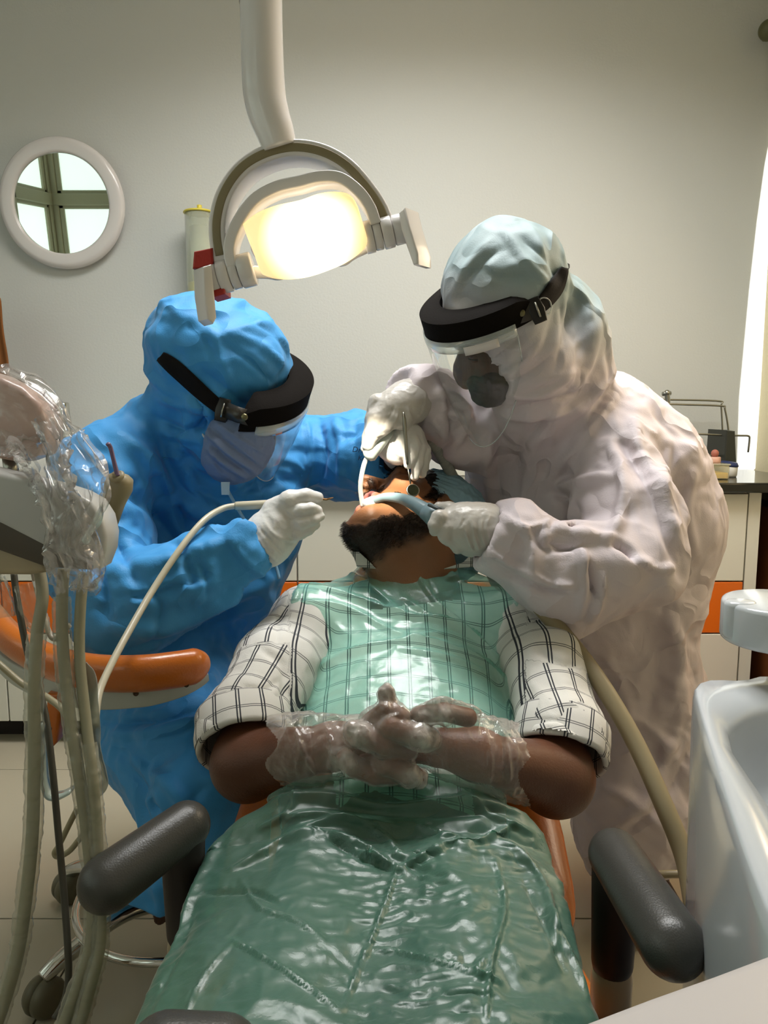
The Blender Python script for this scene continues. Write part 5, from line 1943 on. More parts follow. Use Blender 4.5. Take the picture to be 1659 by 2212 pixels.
def armrest(far, near, rf, rn, drop, parent):
    far = np.array(far); near = np.array(near)
    d = unit(near - far)
    a = mk('armrest', capsule(far, near, rf, rn, 32, 8), M_arm, parent)
    pb = far + d * .006
    a2 = mk('armrest_post', capsule(pb + [0, 0, -.004], pb + [0, 0, -drop], rf * .93, rf * .80, 28, 6), M_armd, parent)
    mk('support', capsule(pb + [0, .0, -drop - .02], (pb[0], pb[1], .16), rf * .80, rf * .72, 24, 5), M_cream, parent)
    mk('support_arm', sweep([(pb[0], pb[1], .17), (pb[0] * .3, pb[1], .17)], .02, 14), M_cream, parent)


armrest(W(402, 1783, .90), W(232, 1908, .82), .030, .0335, .14, chair)
armrest(W(1328, 1848, .865), W(1452, 2040, .715), .0315, .034, .135, chair)
# dark rounded pad at the bottom edge of the picture
pp = W(415, 2262, .50)
tag(mk('padded_knob', capsule(pp + [-.02, 0, -.01], pp + [.02, .0, -.012], .031, .031, 28, 8), M_arm), 'dark grey rounded pad at the bottom edge in front of the green drape', 'pad')
mk('pad_arm', sweep(smooth_path([pp + [-.02, .0, -.012], pp + [-.12, -.04, -.02], (pp[0] - .17, pp[1] - .04, .40), (pp[0] - .17, pp[1] - .04, .0)]), .012, 12), M_steel, bpy.data.objects['padded_knob'])

# ================================================================ GREEN PLASTIC APRON
apr = thing('plastic_apron', 'thin sea-green plastic apron spread over the patient from neck to knees', 'apron', (0, 1.0, .55))
M_apr = film('green plastic film', '4f7868', .46, .36, .3, .0018, 30, through=.25)
M_bib = film('green plastic bib film', '8fdcca', .14, .26, .6, .0018, 26, through=.72)
# bib: follows the shirt front
V, F = sV, sF
ce_ = V[F].mean(1)
bx0 = SDF(st.lo, st.lo + st.h * st.n, .0045)
bx0.path([T(895, 1262, 1.43, .080), T(882, 1420, 1.27, .095), T(868, 1600, 1.12, .095), T(855, 1720, .99, .105)], [.163, .186, .190, .18], .06, flat=(tn, .60))
bx0.cap(T(895, 1285, 1.41, .085), sh_l, .088, .078, .06).cap(T(895, 1285, 1.41, .085), sh_r, .088, .078, .06)
V, F = bx0.mesh(2)
N = vnormals(V, F)
V = V + N * .004
ce_ = V[F].mean(1); pc = proj(ce_); nn = N[F].mean(1)
wob = 8 * (fbm(ce_ * 20, 3, 2) - .5)
y = pc[:, 1]
Lx = np.interp(y, [1200, 1215, 1260, 1330, 1450, 1560, 1640], [700, 672, 640, 622, 612, 612, 640]) + wob * 1.5
Rx = np.interp(y, [1225, 1245, 1280, 1360, 1480, 1590, 1640], [1050, 1090, 1115, 1132, 1142, 1146, 1130]) + wob * 1.5
Ty = np.interp(pc[:, 0], [640, 690, 760, 830, 900, 1000, 1060, 1110], [1240, 1204, 1212, 1226, 1232, 1226, 1232, 1262]) + wob
keep = (pc[:, 0] > Lx) & (pc[:, 0] < Rx) & (y > Ty) & (y < 1660) & ((nn @ tn) > -.1)
F = F[keep]
u = np.unique(F); mp_ = -np.ones(len(V), int); mp_[u] = np.arange(len(u)); V = V[u]; N = N[u]; F = mp_[F]
AS = [([(640, 1250), (760, 1290), (880, 1330), (980, 1350), (1080, 1430), (1135, 1530)], 6, .009), ([(630, 1300), (740, 1310), (860, 1370), (960, 1390)], 5, .007),
      ([(700, 1210), (790, 1260), (870, 1330)], 6, .008), ([(900, 1235), (940, 1300), (1010, 1360), (1060, 1420)], 5, .008), ([(1040, 1235), (1060, 1270), (1100, 1300)], 6, .007),
      ([(615, 1500), (700, 1440), (800, 1400), (900, 1385), (1000, 1410), (1080, 1470), (1130, 1560)], 6, .009), ([(625, 1540), (660, 1460), (720, 1420), (820, 1390)], 5, .008),
      ([(1000, 1400), (1060, 1450), (1110, 1520), (1130, 1600)], 7, .009), ([(640, 1280), (620, 1380), (620, 1500), (625, 1560)], 6, .008), ([(655, 1270), (640, 1370), (650, 1480)], 5, -.004),
      ([(1115, 1290), (1128, 1400), (1135, 1540)], 6, .008), ([(880, 1380), (960, 1370), (1040, 1400)], 5, .006), ([(760, 1215), (840, 1250), (900, 1250)], 6, .006), ([(960, 1230), (1010, 1260), (1050, 1255)], 6, .006),
      ([(690, 1205), (660, 1240), (640, 1300)], 6, .008), ([(860, 1400), (1000, 1430), (1110, 1500)], 5, .006), ([(870, 1290), (930, 1330), (1000, 1350)], 4, .006)]
V = cloth(V, F, AS, .005, 9, 91, .0022, 30)
mk('bib', (V, F), M_bib, apr)
# skirt of the apron: falls over the thighs
rows = []
nv, nu = 200, 230
for i in range(nv):
    v = i / (nv - 1)
    Y = .985 - .60 * v
    zt_ = .634 - .045 * min(1, v * 8) - .012 * v
    yc = proj(np.array([[0, Y, zt_]]))[0, 1]
    xl = np.interp(yc, [1690, 1715, 1740, 1790, 1900, 2050, 2212, 2400], [590, 540, 495, 455, 400, 330, 258, 180])
    xr = np.interp(yc, [1690, 1720, 1750, 1800, 1900, 2050, 2212, 2400], [1090, 1140, 1168, 1190, 1222, 1262, 1303, 1350])
    zl = zt_ - .035
    mm = (Y * math.cos(R(PITCH)) + (CAMZ - zl) * math.sin(R(PITCH))) / FPX
    Xl, Xr = (xl - PW / 2) * mm, (xr - PW / 2) * mm
    row = []
    for j in range(nu):
        u = -1 + 2 * j / (nu - 1)
        c0, hw = (Xl + Xr) / 2, (Xr - Xl) / 2
        e = abs(u)
        if e < .74:
            s_ = e / .74
            x = c0 + math.copysign(hw * (1 - (1 - s_) ** 1.15 if False else s_ ** .96), u)
            z = zt_ - .035 * s_ ** 3.2 - .010 * math.exp(-((s_) / .25) ** 2)
        else:
            s_ = (e - .74) / .26
            x = c0 + math.copysign(hw * (1 + .03 * math.sin(s_ * 1.5)), u)
            z = zt_ - .035 - s_ * .19
        row.append([x, Y, z])
    rows.append(row)
G = np.array(rows)
V, F = gridsurf(G)
F = F[:, ::-1] if vnormals(V, F)[nu * 100 + nu // 2][2] < 0 else F
SS = [([(560, 1730), (700, 1720), (850, 1745), (1000, 1730), (1140, 1760)], 9, .009), ([(600, 1770), (700, 1760), (800, 1790), (870, 1850)], 8, .008), ([(700, 1800), (780, 1850), (850, 1880)], 7, -.009),
      ([(860, 1870), (830, 1960), (790, 2060), (740, 2180)], 4, .006), ([(500, 2030), (620, 2100), (740, 2190)], 4, .005), ([(800, 2050), (920, 2070), (1060, 2110)], 4, .005), ([(500, 2040), (440, 2110), (400, 2190)], 3, .004),
      ([(440, 1930), (540, 1925), (600, 1950)], 6, -.006), ([(1070, 1860), (1090, 1960), (1060, 2080), (1050, 2200)], 5, .006), ([(1060, 1810), (1130, 1850), (1180, 1930), (1200, 2040)], 9, .008),
      ([(1180, 1960), (1230, 2060), (1270, 2150)], 6, .006), ([(1130, 1900), (1180, 2000), (1220, 2100)], 5, -.005), ([(860, 1880), (760, 1820), (660, 1800), (560, 1850), (500, 1880)], 8, .009),
      ([(860, 1880), (960, 1830), (1040, 1820), (1110, 1780)], 8, .009), ([(620, 1800), (740, 1770), (870, 1790)], 7, .007), ([(700, 1740), (900, 1760), (1100, 1750)], 9, -.006), ([(1060, 2060), (1030, 2100), (1080, 2120)], 5, .005),
      ([(480, 1800), (430, 1900), (380, 2010)], 10, .006), ([(420, 1960), (380, 2060), (330, 2160)], 10, -.005), ([(520, 1900), (560, 1960), (640, 1990), (700, 2030)], 5, .004), ([(900, 1780), (940, 1800), (990, 1810)], 5, .007),
      ([(640, 1710), (620, 1760), (560, 1790)], 6, .006), ([(1000, 1720), (1060, 1760), (1150, 1800)], 6, .007)]
N = vnormals(V, F)
q = proj(V)
# crinkles gather in a band down the middle and right of the lap
band = np.clip(np.exp(-((q[:, 0] - 930) / 210) ** 2) * np.clip((q[:, 1] - 1790) / 60, 0, 1), .12, 1)
w1 = np.stack([V[:, 0] * 26 + 1.5 * fbm(V * 14, 5, 2), V[:, 1] * 60 + 3 * fbm(V * 12, 8, 2), V[:, 2] * 20], 1)
V = V + N * (band * .0045 * (ridge(w1, 77) ** 1.3 - .3))[:, None]
V = cloth(V, F, SS, .009, 7.5, 93, .0014, 40, sharp=1.2)
mk('skirt', (V, F), M_apr, apr)

# ================================================================ OPERATING LIGHT
YL = 1.22
M_lw = mat('lamp white plastic', 'dcd8d6', .2, coat=.4)
M_lg = mat('olive inner strip', '857a5c', .5)
lp = W(650, 500, YL)
lamp = thing('operating_light', 'white dental operating light with a glowing lens hanging over the patient', 'dental lamp', tuple(lp))


def pp3(l, Y=YL, sm=6):
    P = [W(a[0], a[1], a[2] if len(a) > 2 else Y) for a in l]
    return smooth_path(P, sm) if sm else np.array(P)


kL = pxm(YL)
mk('arm_tube', sweep(pp3([(563, -60, 1.215), (565, 60, 1.215), (570, 190, 1.215), (580, 245, 1.215), (594, 285, 1.215), (605, 322, 1.215)]), [41.5 * kL, 41 * kL, 42 * kL, 41 * kL, 38 * kL, 33 * kL], 36), M_lw, lamp)
mk('joint_ring', sweep(pp3([(563, 2, 1.215), (563.2, 6, 1.215)], sm=0), 41.9 * kL, 36), M_steel, lamp)
top = W(563, -60, 1.215)
mk('swing_arm', sweep(smooth_path([top - [0, 0, .02], top + [0, -.0, .06], top + [-.10, -.08, .10], top + [-.9, -.55, .12]]), .024, 24), M_lw, lamp)
mk('ceiling_joint', lathe([(.03, -.05), (.034, 0), (.034, .06), (.03, .08)], top + [-.9, -.55, .10], n=28), M_lw, lamp)
mk('drop_tube', sweep([top + [-.9, -.55, .12], (top[0] - .9, top[1] - .55, 2.9)], .02, 20), M_lw, lamp)
for (a, b) in ((557, 148), (558, 166)):
    s_ = W(a, b, 1.188)
    mk('screw', lathe([(.0055, 0), (.0055, .003), (.004, .0032), (.0038, .001)], s_, (0, -1, -.1), 18), mat('dark screw', '4a3a2c', .4, .7), lamp)
# arched yoke
arch = pp3([(489, 584), (478, 530), (478, 480), (494, 425), (530, 375), (580, 345), (640, 332), (700, 342), (752, 372), (795, 420), (822, 462), (834, 496)], 1.235, 6)


def sect(w, d, r=.25, n=6):
    out = []
    for cx, cy, a0 in ((1, 1, 0), (-1, 1, 90), (-1, -1, 180), (1, -1, 270)):
        for i in range(n):
            a = R(a0 + 90 * i / (n - 1))
            out.append((cx * w * (1 - r) + r * w * math.cos(a), cy * d * (1 - r * w / d) + r * w * math.sin(a)))
    return out


def band(P, w, d, hint=(0, 1, 0), r=.3):
    """ribbon with thickness w in the plane of the arch and depth d towards the hint"""
    return sweep(P, 1.0, sec=[(b, a) for a, b in sect(w, d, r)], hint=hint)


mk('yoke', band(arch, .0125, .030), M_lw, lamp)
mk('yoke_strip', band(arch[3:-3] + [0, -.029, 0], .0065, .0025), M_lg, lamp)
# lamp housing: reflector rim over the lens, saddle below
rim = pp3([(506, 582), (500, 540), (516, 490), (552, 440), (600, 412), (650, 400), (690, 390), (735, 392), (775, 420), (800, 455), (812, 490)], 1.215, 6)
mk('upper_rim', band(rim, .0085, .022), M_lw, lamp)


def loft(top_, bot_, Yt, Yb, bulge, nu=40, nv=26, back=0):
    A = smooth_path([W(a, b, Yt) for a, b in top_], 10)
    B = smooth_path([W(a, b, Yb) for a, b in bot_], 10)

    def rs_(P, n):
        L = np.concatenate([[0], np.cumsum(np.linalg.norm(np.diff(P, axis=0), axis=1))])
        return np.stack([np.interp(np.linspace(0, L[-1], n), L, P[:, k]) for k in range(3)], 1)
    A, B = rs_(A, nu), rs_(B, nu)
    G = np.zeros((nv, nu, 3))
    for i in range(nv):
        v = i / (nv - 1)
        for j in range(nu):
            u = j / (nu - 1)
            G[i, j] = A[j] * (1 - v) + B[j] * v + np.array([0, -1, -.35]) * bulge * (math.sin(math.pi * v) * math.sin(math.pi * u)) ** .6
    return G


G = loft([(527, 486), (560, 462), (600, 447), (650, 436), (690, 422), (730, 418), (756, 426), (770, 450)],
         [(566, 578), (572, 592), (610, 600), (660, 596), (710, 580), (750, 562), (785, 535), (790, 515)], 1.20, 1.19, .022)
ML = mat('glowing lens', 'fff0cc', .3)
nt = ML.node_tree; bs = nt.nodes['Principled BSDF']
tc = nt.nodes.new('ShaderNodeTexCoord'); vm = nt.nodes.new('ShaderNodeVectorMath'); vm.operation = 'DISTANCE'
lc = (W(672, 512, 1.185) - lp)
vm.inputs[1].default_value = lc
nt.links.new(tc.outputs['Object'], vm.inputs[0])
cr_ = nt.nodes.new('ShaderNodeValToRGB')
cr_.color_ramp.elements[0].position = .30; cr_.color_ramp.elements[0].color = (1, .93, .74, 1)
cr_.color_ramp.elements[1].position = .95; cr_.color_ramp.elements[1].color = (1, .70, .30, 1)
ms_ = nt.nodes.new('ShaderNodeMath'); ms_.operation = 'MULTIPLY'; ms_.inputs[1].default_value = 12.5
nt.links.new(vm.outputs['Value'], ms_.inputs[0]); nt.links.new(ms_.outputs[0], cr_.inputs[0])
nt.links.new(cr_.outputs[0], bs.inputs['Emission Color'])
mr_ = nt.nodes.new('ShaderNodeMapRange')
mr_.inputs['From Min'].default_value = .3; mr_.inputs['From Max'].default_value = 1
mr_.inputs['To Min'].default_value = 4.5; mr_.inputs['To Max'].default_value = .9
nt.links.new(ms_.outputs[0], mr_.inputs['Value']); nt.links.new(mr_.outputs[0], bs.inputs['Emission Strength'])
o = mk('lens', gridsurf(G), ML, lamp); solid(o, .003, -1)
# reflector shell behind the lens, and the grey side gaps
hs_ = SDF(W(650, 500, 1.24) - .16, W(650, 500, 1.24) + .16, .003)
pth(hs_, [(535, 588, 1.225, 14), (600, 588, 1.236, 13), (670, 578, 1.24, 14), (740, 556, 1.236, 14), (800, 528, 1.225, 14)], .012)
pell(hs_, 657, 512, 1.262, 112, 62, 32, -13, .02)
v_, f_ = hs_.mesh(2)
mk('housing', (v_, f_), M_lw, lamp)
# side knuckles
kd_ = unit(W(800, 530, YL) - W(560, 585, YL))


def knuck(p0, p1, r, name='knuckle', n=30):
    return mk(name, joing(sweep([p0, p0 + (p1 - p0) * .08, p1 - (p1 - p0) * .08, p1], [r * .94, r, r, r * .94], n)), M_lw, lamp)


for seg, r in ((((548, 580), (518, 588)), 34), (((516, 589), (498, 594)), 31), (((497, 594), (474, 600)), 33), (((473, 600), (446, 607)), 31)):
    knuck(W(*seg[0], 1.215), W(*seg[1], 1.215), r * kL)
for seg, r in ((((786, 515), (806, 510)), 32), (((807, 510), (824, 506)), 30), (((825, 505), (848, 499)), 32), (((849, 499), (880, 491)), 30)):
    knuck(W(*seg[0], 1.215), W(*seg[1], 1.215), r * kL)
# paddles


def paddle(l, t, Y, yaw):
    P = [W(a, b, Y) for a, b in l]
    c0 = np.mean(P, axis=0)
    z = unit([math.sin(yaw), -math.cos(yaw), 0])
    Fm = frame(z, (1, 0, 0))
    q_ = [((p - c0) @ Fm[:, 0], (p - c0) @ Fm[:, 1]) for p in P]
    return prism(q_, t, c0, Fm, .003, 3)


mk('handle', paddle([(424, 582), (448, 574), (456, 640), (461, 688), (452, 702), (436, 692), (426, 640)], .040, 1.20, R(35)), M_lw, lamp, auto=40)
mk('handle', paddle([(866, 462), (886, 452), (900, 492), (926, 555), (927, 578), (912, 578), (893, 540), (874, 500)], .040, 1.20, R(-35)), M_lw, lamp, auto=40)
M_red = mat('red tape', 'a8281c', .45, bump=.0004, bscale=200)
mk('red_tab', paddle([(427, 550), (466, 542), (468, 578), (440, 586), (424, 586)], .05, 1.225, 0), M_red, lamp, smooth=False)
mk('red_tab', paddle([(462, 634), (492, 624), (493, 640), (464, 648)], .05, 1.225, 0), M_red, lamp, smooth=False)

# ================================================================ HANDHELD INSTRUMENTS
M_hp = mat('ivory plastic', 'b5ae98', .35)
sc_ = thing('ultrasonic_scaler', 'ivory pen-shaped scaler with a metal tip and cord in the blue-gowned hand', 'scaler', tuple(W(600, 1088, 1.345)))
mk('handle', sweep([W(508, 1093, 1.345), W(512, 1093, 1.345), W(590, 1089, 1.345), W(660, 1082, 1.345), W(684, 1079, 1.345)], [8.5 * pxm(1.34), 9.5 * pxm(1.34), 10 * pxm(1.34), 8 * pxm(1.34), 6 * pxm(1.34)], 20), M_hp, sc_)
mk('nose', sweep([W(684, 1079, 1.345), W(697, 1078, 1.345)], [6 * pxm(1.34), 4 * pxm(1.34)], 16), mat('white nose cone', 'd6d2c6', .3), sc_)
mk('tip', sweep(smooth_path([W(697, 1078, 1.345), W(705, 1079, 1.345), (W(712, 1077, 1.345)), W(720, 1075, 1.345)]), [2.2 * pxm(1.34), 2 * pxm(1.34), 1.6 * pxm(1.34), .5 * pxm(1.34)], 8), mat('bronze tip', '8a6238', .3, .9), sc_)
mk('cord', sweep(smooth_path([W(509, 1093, 1.345), W(480, 1099, 1.33), W(440, 1125, 1.29), W(390, 1185, 1.24), W(330, 1275, 1.18), W(275, 1370, 1.10), W(238, 1440, 1.03), W(213, 1500, .97), W(205, 1570, .93)], 8), [7 * pxm(1.3), 7.5 * pxm(1.2), 8 * pxm(1.0)], 14), M_hp, sc_)

se = thing('saliva_ejector', 'white saliva ejector handle with bent clear tube in the gloved upper hand', 'suction tool', tuple(W(805, 975, 1.42)))
mk('handle', sweep([W(838, 925, 1.435), W(825, 945, 1.43), W(797, 985, 1.42), W(793, 990, 1.42)], [17 * pxm(1.42), 17 * pxm(1.42), 16 * pxm(1.42), 10 * pxm(1.42)], 24), mat('pale grey plastic', 'aab2ac', .35), se)
mk('tube', sweep(smooth_path([W(793, 988, 1.42), W(786, 1005, 1.42), W(780, 1035, 1.42), W(779, 1060, 1.425), W(783, 1092, 1.43)]), 5.2 * pxm(1.42), 14), film('clear tube', 'dfe3df', .35, .06, .5, .0001, 10), se)
mk('hose', sweep(smooth_path([W(838, 925, 1.435), W(862, 900, 1.47), W(905, 905, 1.52), W(935, 955, 1.54), W(965, 1005, 1.56), W(985, 1045, 1.57), W(1012, 1105, 1.55), W(1040, 1190, 1.50), W(1075, 1270, 1.47)], 8), 11.5 * pxm(1.5), 16), mat('ribbed grey hose', '93978f', .45), se)
ribs = smooth_path([W(905, 905, 1.52), W(935, 955, 1.54), W(965, 1005, 1.56), W(985, 1045, 1.57), W(1012, 1105, 1.55)], 8)
for i in range(2, len(ribs) - 1):
    for s_ in (0, .5):
        c_ = ribs[i] * (1 - s_) + ribs[i + 1] * s_ if i + 1 < len(ribs) else ribs[i]
        d_ = unit(ribs[min(i + 1, len(ribs) - 1)] - ribs[i - 1])
        mk('rib', lathe([(11.3 * pxm(1.5), -.0014), (12.8 * pxm(1.5), 0), (11.3 * pxm(1.5), .0014)], c_, d_, 16, caps=False), MATS['ribbed grey hose'], se)

hv = thing('suction_tube', 'blue-grey curved suction tip running from the open mouth to the gloved lower hand', 'suction tool', tuple(W(900, 1090, 1.36)))
M_hv = mat('blue-grey plastic', '71878f', .35)
hvp = smooth_path([W(806, 1082, 1.42), W(830, 1074, 1.41), W(862, 1076, 1.39), (W(890, 1086, 1.36)), W(915, 1101, 1.335), W(935, 1115, 1.32)], 8)
mk('tip', sweep(hvp, [8 * pxm(1.4), 9 * pxm(1.4), 11 * pxm(1.4), 14 * pxm(1.36), 17 * pxm(1.34), 22 * pxm(1.32)], 26), M_hv, hv)
mk('mouthpiece', sweep([W(792, 1090, 1.43), W(806, 1082, 1.42), W(812, 1080, 1.42)], [13 * pxm(1.42), 11 * pxm(1.42), 8.5 * pxm(1.42)], 20), mat('white tip', 'dcdfe0', .3), hv)
mk('handle', sweep([W(920, 1103, 1.33), W(935, 1113, 1.32), W(975, 1135, 1.29)], [20 * pxm(1.32), 22 * pxm(1.32), 20 * pxm(1.3)], 26), M_hv, hv)
mk('valve', sweep([W(925, 1090, 1.305), W(965, 1108, 1.29)], [3.5 * pxm(1.3), 5 * pxm(1.3)], 12), mat('dark grey valve', '3d4445', .4), hv)
mk('hose', sweep(smooth_path([W(975, 1135, 1.29), W(1040, 1180, 1.27), W(1120, 1260, 1.27), W(1230, 1385, 1.24), W(1300, 1480, 1.18), W(1370, 1600, 1.12), W(1430, 1730, 1.06), W(1478, 1850, 1.02), W(1500, 1960, .98)], 8), [17 * pxm(1.28), 19 * pxm(1.2), 21 * pxm(1.08)], 20), mat('olive beige hose', '86795c', .45), hv)

mm_ = thing('mouth_mirror', 'small round dental mirror on a steel handle held above the cheek', 'dental mirror', tuple(W(893, 1058, 1.40)))
mk('handle', sweep([W(871, 890, 1.41), W(873, 905, 1.41), W(878, 975, 1.41), W(880, 1003, 1.41)], [2.2 * pxm(1.4), 4.2 * pxm(1.4), 4 * pxm(1.4), 2.5 * pxm(1.4)], 12), M_steel, mm_)
mk('shank', sweep([W(880, 1003, 1.41), W(887, 1045, 1.40)], 1.7 * pxm(1.4), 10), M_steel, mm_)
dn_ = unit([.12, -.9, .42])
mk('disc', lathe([(.0, -.0015), (.0118, -.0015), (.0124, 0), (.0118, .0014), (.0108, .0012), (.0001, .0012)], W(892, 1059, 1.40), dn_, 28), M_steel, mm_)
mk('glass', lathe([(.0104, .0012), (.0104, .0018)], W(892, 1059, 1.40), dn_, 28), mat('dark mirror glass', '6f7567', .08, 1), mm_, smooth=False)
# ================================================================ DELIVERY UNIT, left foreground
M_unit = mat('pale unit plastic', 'b3b3b0', .3, coat=.2)
M_unitd = mat('dark underside plastic', '4c443a', .5)
du = thing('delivery_unit', 'white instrument delivery unit with hanging hoses at the left edge', 'dental unit', tuple(W(60, 1150, .95) * [1, 1, 0]))


def plate(l, Y, t, m, name, parent=du, bev=.006, back=True):
    P = [W(a, b, Y) for a, b in l]
    q_ = [(p[0], p[2]) for p in P]
    return mk(name, prism(q_, t, (0, Y + t / 2, 0), np.array([[1, 0, 0], [0, 0, -1], [0, 1, 0.]]), bev, 3), m, parent, auto=35)


YU = .86
plate([(-160, 985), (0, 1024), (110, 1050), (166, 1068), (198, 1086), (220, 1120), (229, 1160), (226, 1195), (212, 1232), (110, 1190), (0, 1134), (-160, 1075)], YU, .05, M_unit, 'tray_head', bev=.007)
plate([(-160, 1060), (0, 1120), (110, 1180), (206, 1220), (198, 1232), (100, 1226), (0, 1190), (-160, 1150)], YU + .002, .045, M_unitd, 'underside', bev=.003)
plate([(-400, 1150), (-20, 1165), (40, 1175), (95, 1215), (100, 1238), (60, 1244), (-400, 1240)], YU + .015, .03, M_cream, 'bracket_arm', bev=.008)
mk('pillar', sweep([W(-330, 1200, YU + .12), (W(-330, 1200, YU + .12)[0], YU + .12, .05)], .035, 24), M_cream, du)
mk('floor_plate', box((W(-330, 1200, YU + .12)[0], YU + .12, .03), (.3, .3, .06), .02, 3), M_cream, du)
# the wrapped upper part
mo = thing('wrapped_monitor', 'pinkish white housing wrapped in crumpled clear plastic, upper left edge', 'monitor', tuple(W(20, 990, .96)))
plate([(-160, 770), (0, 815), (45, 836), (84, 872), (98, 910), (96, 950), (80, 985), (40, 1000), (0, 992), (-160, 970)], .93, .06, mat('pinkish plastic', 'b59a90', .3, coat=.3), 'housing', parent=mo, bev=.008)
mk('stand', sweep([W(20, 985, .98), W(28, 1040, .98)], .009, 14), M_steel, mo)
M_wrap = film('crumpled clear wrap', 'dcd6d0', .05, .12, .30, .0012, 35, through=.95)


def sleeve(path, rad, name, parent, amp=.006, n=48, seed=1, flat=.6, m=None, hint=(0, 1, 0)):
    P = smooth_path([W(a, b, c) for a, b, c in path], 16)
    a = np.linspace(0, 2 * np.pi, n, endpoint=False)
    v, f = sweep(P, [r * pxm(path[0][2]) for r in rad], sec=np.stack([flat * np.cos(a), np.sin(a)], 1), caps=False, hint=hint)
    F = np.array(f)
    tt = np.repeat(np.arange(len(P)) / len(P), n); an = np.tile(np.arange(n) / n * 2 * np.pi, len(P))
    w3 = np.stack([np.cos(an) * 2.6, np.sin(an) * 2.6, tt * 5 + fbm(v * 14, seed + 2, 2)], 1)
    v = v + vnormals(v, F) * ((ridge(w3, seed) ** 1.5 - .3) * amp * 1.6 + (ridge(w3 * 2.3, seed + 4) - .4) * amp * .5)[:, None]
    return mk(name, (v, F), m or M_wrap, parent)


sleeve([(-40, 870, .91), (20, 890, .91), (70, 920, .905), (95, 980, .90), (118, 1050, .85), (140, 1120, .835), (158, 1200, .835), (165, 1275, .84)],
       [80, 78, 72, 52, 30, 24, 34, 42, 24], 'plastic_sleeve', mo, .010, seed=4)
sleeve([(100, 900, .90), (135, 960, .88), (170, 1020, .86), (190, 1080, .84), (150, 1170, .835), (180, 1230, .835), (178, 1275, .835)],
       [26, 40, 50, 36, 30, 22, 14], 'plastic_sleeve', mo, .007, seed=9, flat=.3)
# three way syringe
sy = thing('air_water_syringe', 'beige syringe with a thin pink tip standing in the delivery unit', 'syringe', tuple(W(250, 1090, .98)))
M_sy = mat('olive beige plastic', '8f8468', .4)
mk('body', sweep([W(262, 1024, .97), W(260, 1034, .97), W(256, 1052, .975), W(246, 1085, .985), W(240, 1130, .99)], [16 * pxm(.97), 27 * pxm(.97), 30 * pxm(.97), 24 * pxm(.97), 15 * pxm(.97)], 28), M_sy, sy)
mk('nozzle_ring', lathe([(15 * pxm(.96), 0), (17 * pxm(.96), .003), (12 * pxm(.96), .006), (8 * pxm(.96), .004), (7 * pxm(.96), .008), (2 * pxm(.96), .008)], W(254, 1032, .955), (-.15, -.6, .75), 26), M_sy, sy)
mk('tip', sweep(smooth_path([W(254, 1028, .95), W(247, 1000, .95), W(239, 968, .95), W(233, 959, .945)]), [5 * pxm(.95), 4.5 * pxm(.95), 5 * pxm(.95)], 14), mat('mauve plastic tip', '6f5a78', .35), sy)

# ---------------------------------------------------------------- hoses
M_hose = mat('olive beige silicone hose', '8d8870', .42, bump=.0003, bscale=90, var=.1, vscale=25)
M_hosed = mat('dark grey cord', '454238', .45)
M_sheath = film('milky hose sheath', 'b9b8a8', .14, .25, .6, .0012, 40, through=.8)


def hose(label, path, r, m, sheath=None, name='hose', seed=1, grp=None):
    t = thing(name, label, 'hose', tuple(W(*path[-1])), grp)
    P = smooth_path([W(a, b, c) for a, b, c in path], 8)
    mk('tube', sweep(P, [x * pxm(path[0][2]) for x in (r if isinstance(r, list) else [r])] if isinstance(r, list) else r * pxm(path[0][2]), 18), m, t)
    if sheath:
        i0, i1, rr = sheath
        Q = P[int(i0 * len(P)):int(i1 * len(P))]
        n = 30
        v, f = sweep(Q, rr * pxm(path[0][2]), n, caps=False)
        F = np.array(f)
        # finer rings so the sheath can crinkle
        v2 = smooth_path(list(Q), 5)
        v, f = sweep(v2, rr * pxm(path[0][2]), n, caps=False); F = np.array(f)
        v = cloth(v, F, [], .0016, 30, seed, .0012, 70, stretch=(1, 1, 1.6))
        mk('sheath', (v, F), M_sheath, t)
    return t


hose('thick beige hose in clear sheathing, leftmost, running down out of frame', [(86, 1235, .93), (92, 1290, .92), (80, 1370, .90), (74, 1480, .88), (74, 1640, .86), (70, 1800, .84), (56, 1940, .82), (38, 2060, .80), (4, 2180, .78), (-40, 2290, .76)], 12.5, M_hose, (.22, 1, 18.5), seed=21)
hose('thick beige hose in clear sheathing, second from the left of the group', [(138, 1228, .92), (134, 1300, .91), (136, 1400, .90), (150, 1540, .88), (172, 1680, .86), (188, 1800, .85), (200, 1930, .83), (196, 2040, .81), (165, 2140, .79), (120, 2260, .77)], 12.5, M_hose, (.1, 1, 18.0), seed=22)
hose('thick beige hose in crinkled sheathing, rightmost of the hanging group', [(182, 1235, .92), (174, 1310, .91), (172, 1420, .90), (186, 1560, .88), (200, 1680, .86), (210, 1800, .85), (216, 1930, .83), (216, 2040, .81), (196, 2130, .79), (160, 2260, .77)], 11.5, M_hose, (.38, 1, 17.0), seed=23)
hose('thin dark cord hanging between the beige hoses', [(30, 1240, .96), (38, 1300, .95), (62, 1420, .93), (95, 1530, .91), (112, 1650, .89), (126, 1800, .87), (138, 1930, .85), (146, 2040, .83), (148, 2110, .82), (140, 2160, .81), (118, 2200, .80)], 7, M_hosed)
hose('thin beige tube slanting down behind the hoses at the left', [(-40, 1400, 1.02), (0, 1436, 1.01), (50, 1478, 1.0), (100, 1505, .98), (140, 1540, .96), (160, 1600, .94), (170, 1700, .92)], 7, M_beige)
hose('thin grey tube with a loose loop in front of the floor', [(168, 1745, .92), (150, 1780, .92), (128, 1825, .92), (118, 1842, .92), (126, 1850, .92), (150, 1838, .92), (172, 1812, .92), (186, 1795, .92)], 6.5, M_beige)
